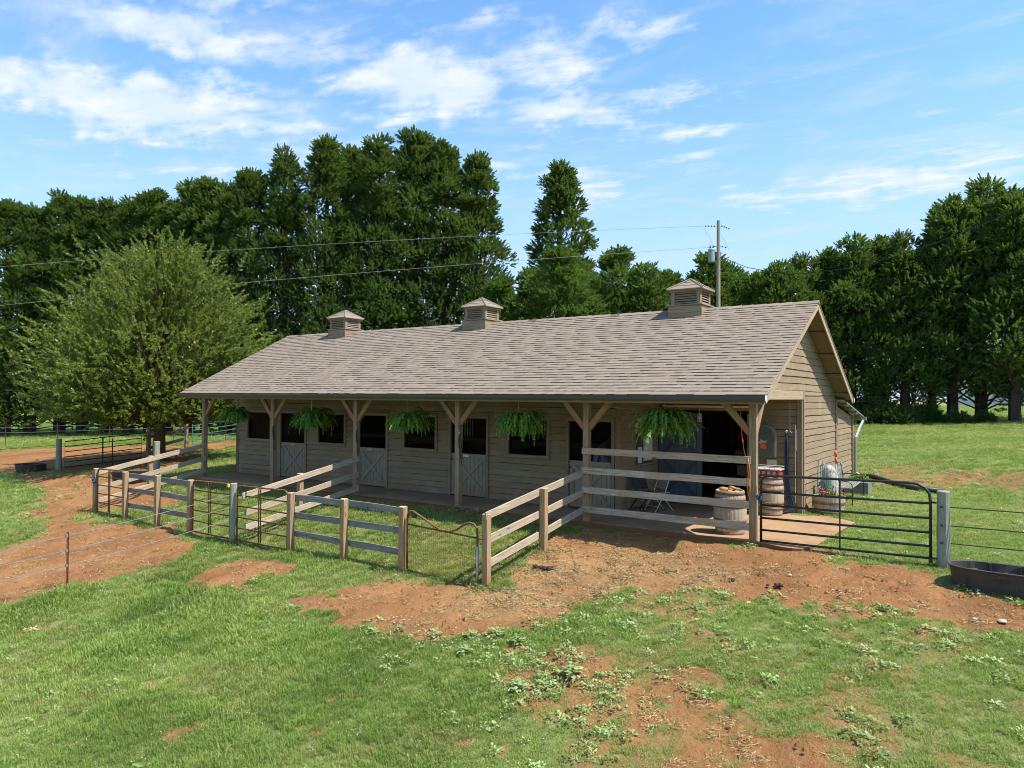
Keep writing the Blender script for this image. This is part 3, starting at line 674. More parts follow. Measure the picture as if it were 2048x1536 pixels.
# tack room inside
sh = MB()
for z in (.5, 1.0, 1.5, 2.0): sh.box((-2.55, 6.6, z), (-.4, 6.95, z+.03))
for x in (-2.55, -1.5, -.4): sh.box((x-.02, 6.6, 0), (x+.02, 6.95, 2.2))
tag(sh.build('storage_shelf', MAT['interior_wood']), 'dark wooden storage shelf at the back of the open tack room', 'shelf')
kinds = ['tan_leather', 'white_pack', 'red_pack', 'cream_plastic', 'navy_strap', 'dark_leather']
for k, (x, z, ww, hh, mt) in enumerate([(-2.3,1.03,.3,.22,'tan_leather'),(-1.85,1.03,.34,.28,'white_pack'),(-1.2,1.03,.3,.2,'dark_leather'),(-2.2,1.53,.35,.2,'red_pack'),(-1.7,1.53,.25,.3,'navy_strap'),(-1.1,1.53,.4,.25,'tan_leather'),(-2.2,.53,.4,.3,'cream_plastic'),(-1.2,.53,.4,.3,'electric_edge')]):
    bx = MB(); bx.box((x-ww/2, 6.62, z), (x+ww/2, 6.9, z+hh*.85)); bx.box((x-ww/2-.01, 6.61, z+hh*.85), (x+ww/2+.01, 6.91, z+hh))
    cn = {'tan_leather': 'tan', 'white_pack': 'white', 'dark_leather': 'dark brown', 'red_pack': 'red', 'navy_strap': 'navy', 'cream_plastic': 'cream', 'electric_edge': 'beige'}[mt]
    lv = {1.03: 'middle', 1.53: 'upper', .53: 'lower'}[z]
    tag(bx.build('storage_box', MAT[mt]), f"{cn} box on the {lv} board of the dim tack room shelf", 'box', 'boxes on the tack room shelf')
# gable wall
def gsl(z): return ((z+.10-Z0)/PIT+Y0, YR+(ZR-.10-z)/((ZR-ZB)/(YB-YR)))
gb = MB(); gb.add([(-.03, 3.97, 0), (-.03, 7.9, 0), (-.03, 7.9, 2.78), (-.03, YR, 4.92), (-.03, -.35, 2.86), (-.03, 3.97, 2.86)], [(0, 1, 2, 3, 4, 5)])
gb.add([(-.09, 3.97, 0), (-.09, 7.9, 0), (-.09, 7.9, 2.78), (-.09, YR, 4.92), (-.09, -.35, 2.86), (-.09, 3.97, 2.86)], [(5, 4, 3, 2, 1, 0)])
gw = gb.build('gable_wall', MAT['backing_felt'], barn)
siding(gw, (-.03, 0, 0), Yv, X, 4.08, 7.84, .02, 2.83)
siding(gw, (-.03, 0, 0), Yv, X, -.6, 7.84, 2.93, 4.86, slope=gsl)
siding(gw, (-.03, 0, 0), Yv, X, 4.08, 7.84, 2.83, 2.93, ex=.1)
trim(gw, (-.005, -.08, 2.82), (-.005, 4.0, 2.82), .20, .05, 'gable_beam', 'rake_wood')
trim(gw, (.0, 4.03, .0), (.0, 4.03, 2.93), .10, .06, 'corner_board', up=(0, 1, 0)); trim(gw, (.0, 7.88, .0), (.0, 7.88, 2.75), .10, .06, 'corner_board', up=(0, 1, 0))
# posts, header and braces
S = 3.66; PX = [-5*S+i*S for i in range(6)]
for i, x in enumerate(PX):
    zb = g1(x, -.05)-.12
    ps = plank('porch_post', barn, (x, 0, zb), (x, 0, 2.74), .14, .14, MAT['porch_post_wood'], (1, 0, 0), 4, .003)
    for s in ((1,) if i == 0 else (-1,) if i == 5 else (-1, 1)):
        plank('post_brace', barn, (x+s*.055, -.005, 2.06), (x+s*.66, -.005, 2.76), .125, .085, MAT['porch_post_wood'], seg=1, warp=0)
plank('post_brace', barn, (.0, .06, 2.02), (.0, .62, 2.74), .125, .085, MAT['porch_post_wood'], seg=1, warp=0)
plank('porch_header', barn, (-18.6, 0, 2.86), (.02, 0, 2.86), .26, .13, MAT['porch_post_wood'], seg=4)
for i in range(31):
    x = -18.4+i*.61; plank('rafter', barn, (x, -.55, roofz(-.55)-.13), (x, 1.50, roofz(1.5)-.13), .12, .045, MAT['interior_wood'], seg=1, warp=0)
# roof deck
rf = MB()
for T, off in ((0, -.012), (1, -.07)):
    pass
def slabroof(m, y0, z0, y1, z1, t):
    m.add([(XL, y0, z0), (XR_, y0, z0), (XR_, y1, z1), (XL, y1, z1), (XL, y0, z0-t), (XR_, y0, z0-t), (XR_, y1, z1-t), (XL, y1, z1-t)],
          [(0, 1, 2, 3), (7, 6, 5, 4), (0, 4, 5, 1), (1, 5, 6, 2), (2, 6, 7, 3), (3, 7, 4, 0)])
slabroof(rf, Y0, Z0-.012, YR, ZR-.012, .05); slabroof(rf, YR+.002, ZR-.012, YB, ZB-.012, .05)
roof = rf.build('roof', MAT['trim_wood'], barn)
# shingle courses: 3-D tabs, each its own tint
sl = Vector((0, YR-Y0, ZR-Z0)); Ls = sl.length; sl.normalize(); nrm = Vector((0, -sl.z, sl.y)); EXP = Ls/34
allt = []
for c in range(34):
    x = XL-.02-random.uniform(0, .25); run = 0
    while x < XR_+.02:
        wd = random.choice((.09, .12, .16, .20, .24))*random.uniform(.9, 1.1); x1 = min(x+wd, XR_+.02); x0 = max(x, XL-.02)
        if x1-x0 > .02: allt.append((c, x0, x1, min(.99, max(.08, random.gauss(.5, .19))), random.random() < .5))
        x += wd
def tab(m, c, x0, x1, tn, proud):
    s0 = c*EXP-(.02 if c == 0 else 0); s1 = (c+1)*EXP+.01; t = .018 if proud else .011
    base = Vector((0, Y0, Z0))+sl*s0; top = Vector((0, Y0, Z0))+sl*s1
    a = base+nrm*t; d_ = top+nrm*.0006
    vs = [(x0, a.y, a.z), (x1, a.y, a.z), (x1, d_.y, d_.z), (x0, d_.y, d_.z), (x0, base.y, base.z-.004), (x1, base.y, base.z-.004), (x1, top.y, top.z-.004), (x0, top.y, top.z-.004)]
    m.add(vs, [(0, 1, 2, 3)], max(.07, tn)); m.add(vs, [(0, 4, 5, 1), (1, 5, 6, 2), (3, 7, 4, 0)], .0)  # butt and side edges: dark asphalt, with the shadow line under each tab painted in
allt.sort(key=lambda q: ((q[1]+q[2])/2-CAM[0])**2+(Y0+q[0]*EXP*sl.y-CAM[1])**2 - 40*(q[2]-q[1]))
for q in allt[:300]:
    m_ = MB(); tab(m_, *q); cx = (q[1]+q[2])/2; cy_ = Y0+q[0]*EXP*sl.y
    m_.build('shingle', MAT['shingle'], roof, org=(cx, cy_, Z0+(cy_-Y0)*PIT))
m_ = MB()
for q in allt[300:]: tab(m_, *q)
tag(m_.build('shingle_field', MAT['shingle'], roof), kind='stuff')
m_ = MB(); slabroof(m_, YR+.002, ZR+.001, YB, ZB+.001, .012); m_.build('rear_shingles', MAT['shingle'], roof)
m_ = MB()
for i in range(64):     # ridge caps
    x = XL-.02+i*.3
    z = ZR+.012; m_.add([(x, YR-.13, z-.066), (x+.31, YR-.13, z-.056), (x+.31, YR, z+.022), (x, YR, z+.010), (x, YR+.13, z-.06), (x+.31, YR+.13, z-.05)], [(0, 1, 2, 3), (3, 2, 5, 4), (1, 5, 2)], random.random())
tag(m_.build('ridge_cap', MAT['shingle'], roof), kind='stuff')
# rakes, fascia, gutter
for x, s in ((XR_-.012, 1), (XL+.012, -1)):
    for (y0, z0, y1, z1) in ((Y0-.02, Z0-.10, YR, ZR-.10), (YB+.02, ZB-.10, YR, ZR-.10)):
        plank('rake_board', barn, (x, y0, z0), (x, y1, z1), .15, .028, MAT['rake_wood'], seg=2, warp=.001)
        plank('drip_edge', barn, (x+s*.018, y0, z0+.086), (x+s*.018, y1, z1+.086), .022, .02, MAT['rake_wood'], seg=1, warp=0)
for t in (.1, .32, .54, .76, .95):
    for (ya, yb) in ((Y0, YR), (YB, YR)):
        y = ya+(yb-ya)*t; z = roofz(y)-.115; plank('lookout', barn, (.0, y, z), (XR_-.03, y, z), .085, .045, MAT['trim_wood'], seg=1, warp=0)
def gutter(name, y, z, x0, x1, s):
    prof = [(0, 0), (0, -.11), (-.075, -.115), (-.105, -.075), (-.115, -.02), (-.122, 0), (-.112, 0), (-.095, -.075), (-.07, -.105), (-.008, -.10), (-.008, 0)]
    m = MB(); n = len(prof); vs = []
    for x in (x0, x1): vs += [(x, y+s*p[0]*-1*-1, z+p[1]) for p in prof]
    m.add(vs, [(i, (i+1) % n, (i+1) % n+n, i+n) for i in range(n)])
    m.add([(x1, y+s*p[0], z+p[1]) for p in prof[:6]], [tuple(range(6))], mi=1); m.add([(x0, y+s*p[0], z+p[1]) for p in prof[:6]], [tuple(range(6))], mi=1)
    return m.build(name, [MAT['gutter_metal'], MAT['white_metal']], barn)
gutter('gutter', Y0-.024, Z0-.012, XL-.02, XR_+.02, 1)
gutter('gutter', YB+.024, ZB-.012, XL-.02, XR_+.02, -1)
plank('fascia_board', barn, (XL+.03, Y0-.006, Z0-.10), (XR_-.04, Y0-.006, Z0-.10), .15, .026, MAT['trim_wood'], seg=1, warp=0)
# cupolas
def cupola(x0, x1):
    y0, y1 = 3.30, 4.10; xc, yc = (x0+x1)/2, 3.70; w_ = (x1-x0)/2
    m = MB(); m.box((x0, y0, 4.55), (x1, y1, 5.11)); base = m.build('cupola', MAT['cupola_wood'], barn)
    def board(a, c, w2, t, up=(0, 0, 1), nm='cupola_board'): plank(nm, base, a, c, w2, t, MAT['cupola_wood'], up, 1, 0)
    for z in (4.80, 4.985):
        for yy in (y0-.012, y1+.012): board((x0-.024, yy, z), (x1+.024, yy, z), .183, .024)
        for xx in (x0-.012, x1+.012): board((xx, y0, z), (xx, y1, z), .183, .024)
    for yy in (y0-.03, y1+.03): board((x0-.05, yy, 5.10), (x1+.05, yy, 5.10), .035, .05)
    for xx in (x0-.03, x1+.03): board((xx, y0, 5.10), (xx, y1, 5.10), .035, .05)
    i_ = .03; a0, a1, b0, b1 = x0+i_, x1-i_, y0+i_, y1-i_
    dk = MB(); dk.box((a0+.06, b0+.06, 5.1), (a1-.06, b1-.06, 5.5)); dk.build('cupola_core', MAT['interior_wood'], base)
    for xx in (a0+.05, a1-.05):
        for yy in (b0+.015, b1-.015): board((xx, yy, 5.12), (xx, yy, 5.44), .10, .03, (1, 0, 0))
    for yy in (b0+.065, b1-.065):
        for xx in (a0+.015, a1-.015): board((xx, yy, 5.12), (xx, yy, 5.44), .10, .03, (0, 1, 0))
    for k in range(5):
        z = 5.165+k*.062
        for s, yy in ((-1, b0+.02), (1, b1-.02)): plank('louver_slat', base, (a0+.1, yy, z), (a1-.1, yy, z), .052, .008, MAT['cupola_wood'], (0, -s*.75, 1), 1, 0)
        for s, xx in ((-1, a0+.02), (1, a1-.02)): plank('louver_slat', base, (xx, b0+.115, z), (xx, b1-.115, z), .052, .008, MAT['cupola_wood'], (-s*.75, 0, 1), 1, 0)
    for yy in (b0+.01, b1-.01): board((a0-.01, yy, 5.475), (a1+.01, yy, 5.475), .075, .04)
    for xx in (a0+.01, a1-.01): board((xx, b0+.03, 5.475), (xx, b1-.03, 5.475), .075, .04)
    o = .055; e = [(x0-o, y0-o), (x1+o, y0-o), (x1+o, y1+o), (x0-o, y1+o)]
    m = MB(); m.add([(x, y, 5.51) for x, y in e]+[(xc, yc, 5.80)]+[(x, y, 5.485) for x, y in e],
          [(0, 1, 4), (1, 2, 4), (2, 3, 4), (3, 0, 4), (0, 5, 6, 1), (1, 6, 7, 2), (2, 7, 8, 3), (3, 8, 5, 0), (8, 7, 6, 5)], .6)
    for k in range(4):      # hip caps and shingle lines
        a = Vector((e[k][0], e[k][1], 5.515)); t_ = Vector((xc, yc, 5.812)); m.tube([a, t_], .02, 4, .75)
        c2 = e[(k+1) % 4]
        for j in (1, 2):
            q = j/3; A = Vector((*e[k], 5.513)).lerp(t_, q); B_ = Vector((*c2, 5.513)).lerp(t_, q); m.tube([A, B_], .008, 3, .3)
    m.build('cupola_roof', MAT['shingle'], base)
for x0, x1 in ((-15.97, -15.13), (-9.83, -8.99), (-3.10, -2.26)): cupola(x0, x1)
# lean-to behind, on the right
lw = MB(); lw.box((-2.8, 7.98, .0), (-.05, 10.45, 2.25)); lw.add([(-2.8, 7.98, 2.25), (-.05, 7.98, 2.25), (-.05, 10.45, 2.25), (-2.8, 10.45, 2.25), (-2.8, 7.98, 2.62), (-.05, 7.98, 2.62)], [(0, 3, 4), (1, 5, 2)])
lw = lw.build('lean_to', MAT['backing_felt'], barn)
siding(lw, (-.045, 0, 0), Yv, X, 8.0, 10.4, .05, 2.55, slope=lambda z: (8.0, 10.4 if z < 2.2 else max(8.2, 10.4-(z-2.2)*7)))
trim(lw, (-.01, 7.995, 0), (-.01, 7.995, 2.7), .07, .07, 'corner_board', up=(0, 1, 0)); trim(lw, (-.01, 10.42, 0.1), (-.01, 10.42, 2.25), .07, .07, 'corner_board', up=(0, 1, 0))
m = MB(); m.add([(-3.1, 7.93, 2.72), (.22, 7.93, 2.72), (.22, 11.15, 2.20), (-3.1, 11.15, 2.20), (-3.1, 7.93, 2.69), (.22, 7.93, 2.69), (.22, 11.15, 2.17), (-3.1, 11.15, 2.17)],
      [(0, 1, 2, 3), (7, 6, 5, 4), (0, 4, 5, 1), (1, 5, 6, 2), (2, 6, 7, 3), (3, 7, 4, 0)], .5); m.build('lean_to_roof', MAT['galvanized'], barn)
for t in (.15, .4, .65, .9): plank('rafter', barn, (-.0, 7.95+3.1*t, 2.655-.5*t), (.2, 7.95+3.1*t, 2.655-.5*t), .07, .04, MAT['trim_wood'], seg=1, warp=0)
m = MB(); m.box((-3.1, 11.15, 2.06), (.28, 11.27, 2.17)); m.tube([(.2, 11.2, 2.08), (.12, 10.9, 1.8), (.08, 10.56, 1.55), (.08, 10.54, .45), (.25, 10.6, .33)], .045, 8); m.build('downspout', MAT['galvanized'], barn)
for x in (-.02,): plank('lean_to_post', barn, (x, 10.52, .0), (x, 10.52, 2.2), .09, .09, MAT['trim_wood'], (1, 0, 0), 2, 0)
# ------------------------------------------------------------ fences and gates
FY = -3.6
def fpost(par, x, y, ztop, s=.125, mat='post_wood', dz=.25):
    z0 = g1(x, y)-dz; o = plank('fence_post', par, (x, y, z0), (x, y, ztop), s, s, MAT[mat], (1, 0, 0), 4, .004)
    m = MB()                                             # chamfered, split top
    h = s/2; m.add([(x-h, y-h, ztop-.002), (x+h, y-h, ztop-.002), (x+h, y+h, ztop-.002), (x-h, y+h, ztop-.002), (x-h*.8, y-h*.5, ztop+.018), (x+h*.7, y-h*.6, ztop+.008), (x+h*.8, y+h*.6, ztop+.02), (x-h*.7, y+h*.7, ztop+.012)],
          [(4, 5, 6, 7), (0, 1, 5, 4), (1, 2, 6, 5), (2, 3, 7, 6), (3, 0, 4, 7)]); m.build('post_top', MAT['fence_wood'], o); return o
def rpost(par, x, y, ztop, r, name='fence_post', mat='round_post_wood', lean=0.):
    z0 = g1(x, y)-.2; n = 16; m = MB(); prof = []
    ph = [random.uniform(.95, 1.05) for _ in range(n)]
    for k in range(9): prof.append((r*(1.06-.10*k/8)*(1+.02*math.sin(k*1.7)), (ztop-z0)*k/8))
    m.lathe(prof+[(r*.85, ztop-z0+.012), (.001, ztop-z0+.016)], n, (0, 0, 0), mod=lambda k, z: ph[k % n])
    M = Matrix.Translation((x, y, z0)) @ Matrix.Rotation(lean, 4, 'Y')
    o = m.build(name, MAT[mat], par, M=M, smooth=False); return o
G_SIDE = 'plank fences running down from the porch posts'
def sidefence(x, zt, xoff, label, mid=-1.86, midx=0.):
    """three rails from a porch post down the slope to the front fence"""
    f = thing('plank_fence', (x, -1.8, g1(x, -1.8)), label, 'fence', G_SIDE)
    for (a, c, y0, y1) in zt:
        ang = (c-a)/(y1-y0)
        plank('rail', f, (x+xoff, y0, a-.075), (x+xoff+random.uniform(-.004, .004), y1, c-.075), .145, .036, MAT['fence_wood'], seg=6, warp=.006)
    zm = zt[0][0]+(zt[0][1]-zt[0][0])*((mid-zt[0][2])/(zt[0][3]-zt[0][2]))
    fpost(f, x+midx, mid, zm-.0); return f
sidefence(-18.3, [(1.13, .475, -.0, -3.66), (.70, -.005, -.0, -3.6), (.29, -.355, -.0, -3.6)], .085, 'leftmost sloping three-rail plank fence, beside the black tub')
sidefence(-10.98, [(1.06, .43, -.0, -3.70), (.64, .02, -.0, -3.64), (.255, -.335, -.0, -3.64)], .085, 'middle sloping plank fence from the third porch post to the rusty gate', mid=-1.94)
f5 = sidefence(-3.66, [(1.155, .655, -.0, -3.68), (.72, .23, -.0, -3.55), (.33, -.20, -.0, -3.55)], -.06, 'rightmost sloping plank fence, from the corner of the porch railing down to the mesh gate', mid=-1.84, midx=.03)
# porch railing
pr = thing('porch_railing', (-1.83, -.09, 0), 'four-rail weathered plank railing across the right-hand bay of the porch', 'railing')
for z in (1.555, 1.12, .69, .265):
    plank('rail', pr, (-3.735, -.092, z+.006), (-.03+random.uniform(-.03, .02), -.092, z-.006), .142, .036, MAT['fence_wood'], seg=8, warp=.007)
# front fence: two panels and their posts
def panel(xs_, label):
    f = thing('plank_fence', ((xs_[0]+xs_[-1])/2, FY, g1(xs_[1], FY)), label, 'fence', 'plank panels of the front fence')
    for x in xs_: fpost(f, x, FY, .565+random.uniform(-.02, .02))
    for i in range(len(xs_)-1):
        for z in (.46, .055, -.375):
            plank('rail', f, (xs_[i]+(.0 if i else .03), FY+.085+i*.002, z+random.uniform(-.012, .012)), (xs_[i+1]-(.0 if i < len(xs_)-2 else .03), FY+.085+i*.002, z+random.uniform(-.012, .012)), .132, .036, MAT['fence_wood_grey'], seg=5, warp=.006)
    return f
panel([-16.43, -14.77, -13.21], 'left grey plank panel of the front fence, between two rusty tube gates')
panel([-9.24, -7.51, -5.82], 'right grey plank panel of the front fence, between a rusty gate and the mesh gate')
p0 = thing('fence_post', (-18.1, FY, g1(-18.1, FY)), 'squared wooden post at the far left end of the front fence, blue rope on it', 'post'); fpost(p0, -18.1, FY, .55)
p8 = thing('fence_post', (-3.81, FY, g1(-3.81, FY)), 'squared orange-tinged wooden post where the mesh gate meets the sloping fence', 'post'); fpost(p8, -3.75, FY, .60)
p4 = thing('round_post', (-11.39, FY, g1(-11.39, FY)), 'round greenish treated post between two rusty gates, with a yellow tag', 'post')
rpost(p4, -11.39, FY, .60, .085, 'post'); m = MB(); m.box((-11.50, FY-.115, .52), (-11.43, FY-.07, .60)); m.build('yellow_tag', MAT['yellow_tag'], p4)
def tubegate(x0, x1, z0, z1, label, nz=6, mid=.47, y=FY, r=.021):
    g = thing('tube_gate', ((x0+x1)/2, y, z0), label, 'gate', 'rusty tube gates in the front fence')
    R_ = .13; m = MB(); U = Vector((1, 0, 0)); Z = Vector((0, 0, 1))
    pts = [(x0, y, z0)]+arc((x0+R_, y, z1-R_), -U, Z, R_, 0, math.pi/2, 5)+arc((x1-R_, y, z1-R_+.02), Z, U, R_, 0, math.pi/2, 5)+[(x1, y, z0-.01)]
    m.tube(pts, r, 8); m.tube([(x0, y, z0+.01), (x1, y, z0)], r, 8); m.build('gate_frame', MAT['rusty_tube'], g, smooth=True)
    for k in range(1, nz-1):
        z = z1-(z1-z0)*k/(nz-1)+.03
        mm = MB(); sg = random.uniform(-.015, .01); mm.tube([(x0, y+.002, z), ((x0+x1)/2, y+.002, z+sg), (x1, y+.002, z)], r*.8, 6); mm.build('gate_bar', MAT['rusty_tube'], g, smooth=True)
    for dx in (-.035, .035):
        xm = x0+(x1-x0)*mid+dx; mm = MB(); mm.tube([(xm, y-.014, z1), (xm+.01, y-.014, z0+.04)], r*.75, 6); mm.build('gate_upright', MAT['rusty_tube'], g, smooth=True)
    return g
tubegate(-18.00, -16.53, -.70, .56, 'leftmost rusty tube gate in the front fence, tied with blue rope')
tubegate(-13.10, -11.52, -.74, .56, 'rusty tube gate left of the round green post')
tubegate(-11.24, -9.36, -.74, .57, 'wider rusty tube gate right of the round green post')
# walk gate
wg = thing('mesh_gate', (-4.85, FY, -.7), 'rusty walk gate with a dipped curved top bar and wire mesh infill', 'gate')
m = MB(); m.tube([(-5.70, FY, -.70), (-5.70, FY, .33), (-5.685, FY, .42), (-5.63, FY, .485), (-5.55, FY, .49), (-5.40, FY, .43), (-4.98, FY, .245), (-4.85, FY, .20), (-4.62, FY, .195), (-4.45, FY, .25), (-4.25, FY, .375), (-4.14, FY, .41), (-4.04, FY, .395), (-3.975, FY, .32), (-3.96, FY, .20), (-3.955, FY, -.80)], .021, 8)
m.build('gate_frame', MAT['rusty_tube'], wg, smooth=True)
m = MB(); m.tube([(-5.70, FY, .225), (-3.96, FY, .145)], .017, 8); m.build('gate_bar', MAT['rusty_tube'], wg, smooth=True)
m = MB(); m.tube([(-5.70, FY, -.67), (-3.96, FY, -.775)], .02, 8); m.build('gate_bar', MAT['rusty_tube'], wg, smooth=True)
m = MB()
for k in range(1, 34):
    x = -5.70+1.74*k/34; q = (x+5.7)/1.74; m.tube([(x, FY+.012, .225-.08*q), (x+random.uniform(-.01, .01), FY+.012, -.67-.105*q)], .0026, 3, cap=False)
for k in range(1, 9):
    z = .225-.1*k; m.tube([(-5.70, FY+.014, z), (-3.96, FY+.014, z-.09)], .0024, 3, cap=False)
m.build('wire_mesh', MAT['rusty_tube'], wg)
m = MB(); m.tube([(-3.935, FY-.03, .0), (-3.935, FY-.03, -.82)], .024, 8); m.build('latch_pipe', MAT['galvanized'], wg, smooth=True)
m = MB(); m.tube(arc((-3.86, FY, .17), (1, 0, 0), (0, 1, .1), .12, 0, 6.28, 14), .006, 5); m.build('latch_chain', MAT['dark_steel'], wg)
# black gate
bg_ = thing('tube_gate', (1.57, -.05, 0), 'long black six-bar tube gate right of the porch corner post', 'gate')
m = MB(); x0, x1, y = .157, 2.98, -.05
m.tube([(x0, y, -.03), (x0, y, 1.10)]+[(x0+.0, y, 1.15), (x0+.03, y, 1.215), (x0+.09, y, 1.255), (x0+.18, y, 1.27)]+[(2.62, y, 1.31), (2.78, y, 1.30), (2.90, y, 1.24), (2.965, y, 1.14), (x1, y, 1.0), (x1, y, .01)], .024, 10); m.build('gate_frame', MAT['black_metal'], bg_, smooth=True)
for z in (.962, .712, .468, .238, .035):
    m = MB(); m.tube([(x0, y, z-.01), (1.55, y, z), (x1, y, z+.02)], .021, 8); m.build('gate_bar', MAT['black_metal'], bg_, smooth=True)
m = MB(); m.tube([(1.56, y-.02, 1.29), (1.56, y-.02, .01)], .014, 6); m.build('gate_upright', MAT['black_metal'], bg_)
m = MB(); m.tube([(x1, y, 1.0), (x1+.09, y, 1.0)], .018, 6); m.tube([(x1, y, .06), (x1+.09, y, .06)], .018, 6); m.box((x1-.03, y-.03, -.02), (x1+.03, y+.03, .07)); m.build('gate_hinge', MAT['black_metal'], bg_)
gp = thing('round_post', (3.15, 0, g1(3.15, 0)), 'weathered round grey-green post at the hinge end of the long black gate', 'post')
rpost(gp, 3.17, -.0, 1.19, .10, 'post')
m = MB()
for z in (.93, .62, .33): m.lathe([(.001, 0), (.022, 0), (.022, .03), (.001, .035)], 8, (3.15, -.12, z))
m.build('insulator', MAT['black_plastic'], gp)
def braid(m, a, c, r, n=40, sag=0., tw=1.):
    a = Vector(a); c = Vector(c); pts = []
    for i in range(n+1):
        q = i/n; p_ = a.lerp(c, q); p_.z -= sag*4*q*(1-q); pts.append(p_)
    m.tube(pts, r, 5)
wf = thing('wire_fence', (6, 0, .3), 'three dark rope wires running right from the round gate post', 'fence')
for z in (.94, .63, .335):
    m = MB(); braid(m, (3.26, -.03, z), (9.6, -.05, z+.03), .010); m.build('wire', MAT['wire_dark'], wf)
rpost(wf, 9.7, -.05, 1.2, .08)
def tpost(par, x, y, ztop, name='t_post', mat='rust_post'):
    z0 = g1(x, y)-.2; m = MB(); m.box((x-.024, y-.004, z0), (x+.024, y+.004, ztop)); m.box((x-.004, y-.03, z0), (x+.004, y-.0045, ztop))
    for k in range(int((ztop-z0)/.1)): m.box((x-.012, y+.0045, z0+.1*k), (x+.012, y+.013, z0+.1*k+.03))
    m.build(name, MAT[mat], par)
nf = thing('wire_fence', (-12.5, -6.85, g1(-12.5, -6.85)), 'near wire fence with one rusty steel post standing in the red dirt at the left', 'fence')
tpost(nf, -12.45, -6.85, -.20); 
tpost(nf, -13.9, -11.0, g1(-13.9, -11)+1.15)
for z0, z1 in ((.34, -.27), (.045, -.585), (-.26, -.90)):
    m = MB(); braid(m, (-11.40, FY-.07, z0), (-12.44, -6.83, z1), .0075, 24, .02); braid(m, (-12.46, -6.87, z1), (-13.9, -11.0, z1-.62), .0085, 24, .02); m.build('wire', MAT['galvanized'], nf)
    m = MB(); m.box((-12.49, -6.90, z1-.03), (-12.41, -6.87, z1+.03)); m.build('wire_insulator', MAT['galvanized'], nf)
# far left fences
ff = thing('wire_fence', (-44, 7, -.3), 'far barbed wire fence on rusty steel posts in front of the dark trees', 'fence')
fpts = [(-56, 2.2), (-48.1, 5.2), (-44.6, 6.7), (-40.0, 7.6), (-36.3, 9.4), (-33.4, 10.9)]
for (x, y) in fpts: tpost(ff, x, y, g1(x, y)+1.28)
for h in (.45, .8, 1.12):
    m = MB()
    for (a, c) in zip(fpts[:-1], fpts[1:]): braid(m, (a[0], a[1], g1(*a)+h), (c[0], c[1], g1(*c)+h), .009, 6, .03)
    m.build('wire', MAT['galvanized'], ff)
lp = thing('round_post', (-28.6, -.1, g1(-28.6, -.1)), 'round grey post at the left end of the far black gate', 'post'); rpost(lp, -28.6, -.1, g1(-28.6, -.1)+1.28, .11, 'post')
l2 = thing('wire_fence', (-30, -2, -.5), 'two thin wires running left from the far round grey post', 'fence')
for z in (.62, -.02):
    m = MB(); braid(m, (-28.66, -.15, z), (-33.9, -5.2, z-.5), .009, 12, .03); m.build('wire', MAT['wire_dark'], l2)
tpost(l2, -33.9, -5.25, g1(-33.9, -5.25)+1.3)
fg = thing('tube_gate', (-28.2, .9, g1(-28.2, .9)), 'far black tube gate left of the leafy tree', 'gate')
A = Vector((-28.52, .1, g1(-28.5, .1))); B_ = Vector((-27.4, 2.75, g1(-27.4, 2.7)))
m = MB(); m.tube([A+Vector((0, 0, .08)), A+Vector((0, 0, 1.15)), B_+Vector((0, 0, 1.22)), B_+Vector((0, 0, .12))], .024, 6, closed=True); m.build('gate_frame', MAT['black_metal'], fg)
for k in range(1, 5):
    m = MB(); m.tube([A+Vector((0, 0, .08+k*.215)), B_+Vector((0, 0, .12+k*.22))], .02, 5); m.build('gate_bar', MAT['black_metal'], fg)
Mi = A.lerp(B_, .48); m = MB(); m.tube([Mi+Vector((0, 0, .1)), Mi+Vector((0, 0, 1.18))], .03, 5); m.build('gate_upright', MAT['black_metal'], fg)
bt = thing('steel_post', (-27.3, 1.1, g1(-27.3, 1.1)), 'lone brown steel post standing against the far black gate', 'post'); tpost(bt, -27.0, 1.3, g1(-27., 1.3)+1.15, 'post')
rf_ = thing('rail_fence', (-29, 4.5, 0), 'far two-rail wooden fence behind the trunk of the leafy tree', 'fence')
for (x, y, h) in ((-27.3, 3.0, 1.45), (-30.9, 6.95, 1.45)): fpost(rf_, x, y, g1(x, y)+h, .14, 'porch_post_wood')
for h in (1.02, .52): plank('rail', rf_, (-27.3, 2.9, g1(-27.3, 2.9)+h), (-31.0, 7.0, g1(-31, 7)+h), .15, .04, MAT['fence_wood_grey'], seg=3)
gg = thing('tube_gate', (-32, 8, 0), 'far pale green tube gate seen behind the leftmost porch post', 'gate')
A = Vector((-31.6, 7.7, g1(-31.6, 7.7))); B_ = Vector((-33.6, 12.0, g1(-33.6, 12.)))
m = MB(); m.tube([A+Vector((0, 0, .12)), A+Vector((0, 0, 1.25)), A.lerp(B_, .03)+Vector((0, 0, 1.36)), B_+Vector((0, 0, 1.4)), B_+Vector((0, 0, .15))], .026, 6, closed=True); m.build('gate_frame', MAT['green_metal'], gg)
for k in range(1, 5):
    m = MB(); m.tube([A+Vector((0, 0, .12+k*.25)), B_+Vector((0, 0, .15+k*.25))], .022, 5); m.build('gate_bar', MAT['green_metal'], gg)
gp2 = thing('round_post', (-20.2, -.6, g1(-20.2, -.6)), 'round green-stained post just left of the leftmost sloping fence', 'post'); rpost(gp2, -20.2, -.6, g1(-20.2, -.6)+1.28, .10, 'post')
et = thing('edging_timber', (-17, -.3, 0), 'long sawn timber edging the left end of the porch floor', 'timber')
plank('timber', et, (-18.75, -.20, -.03), (-14.2, -.24, -.05), .12, .10, MAT['post_wood'], seg=5)
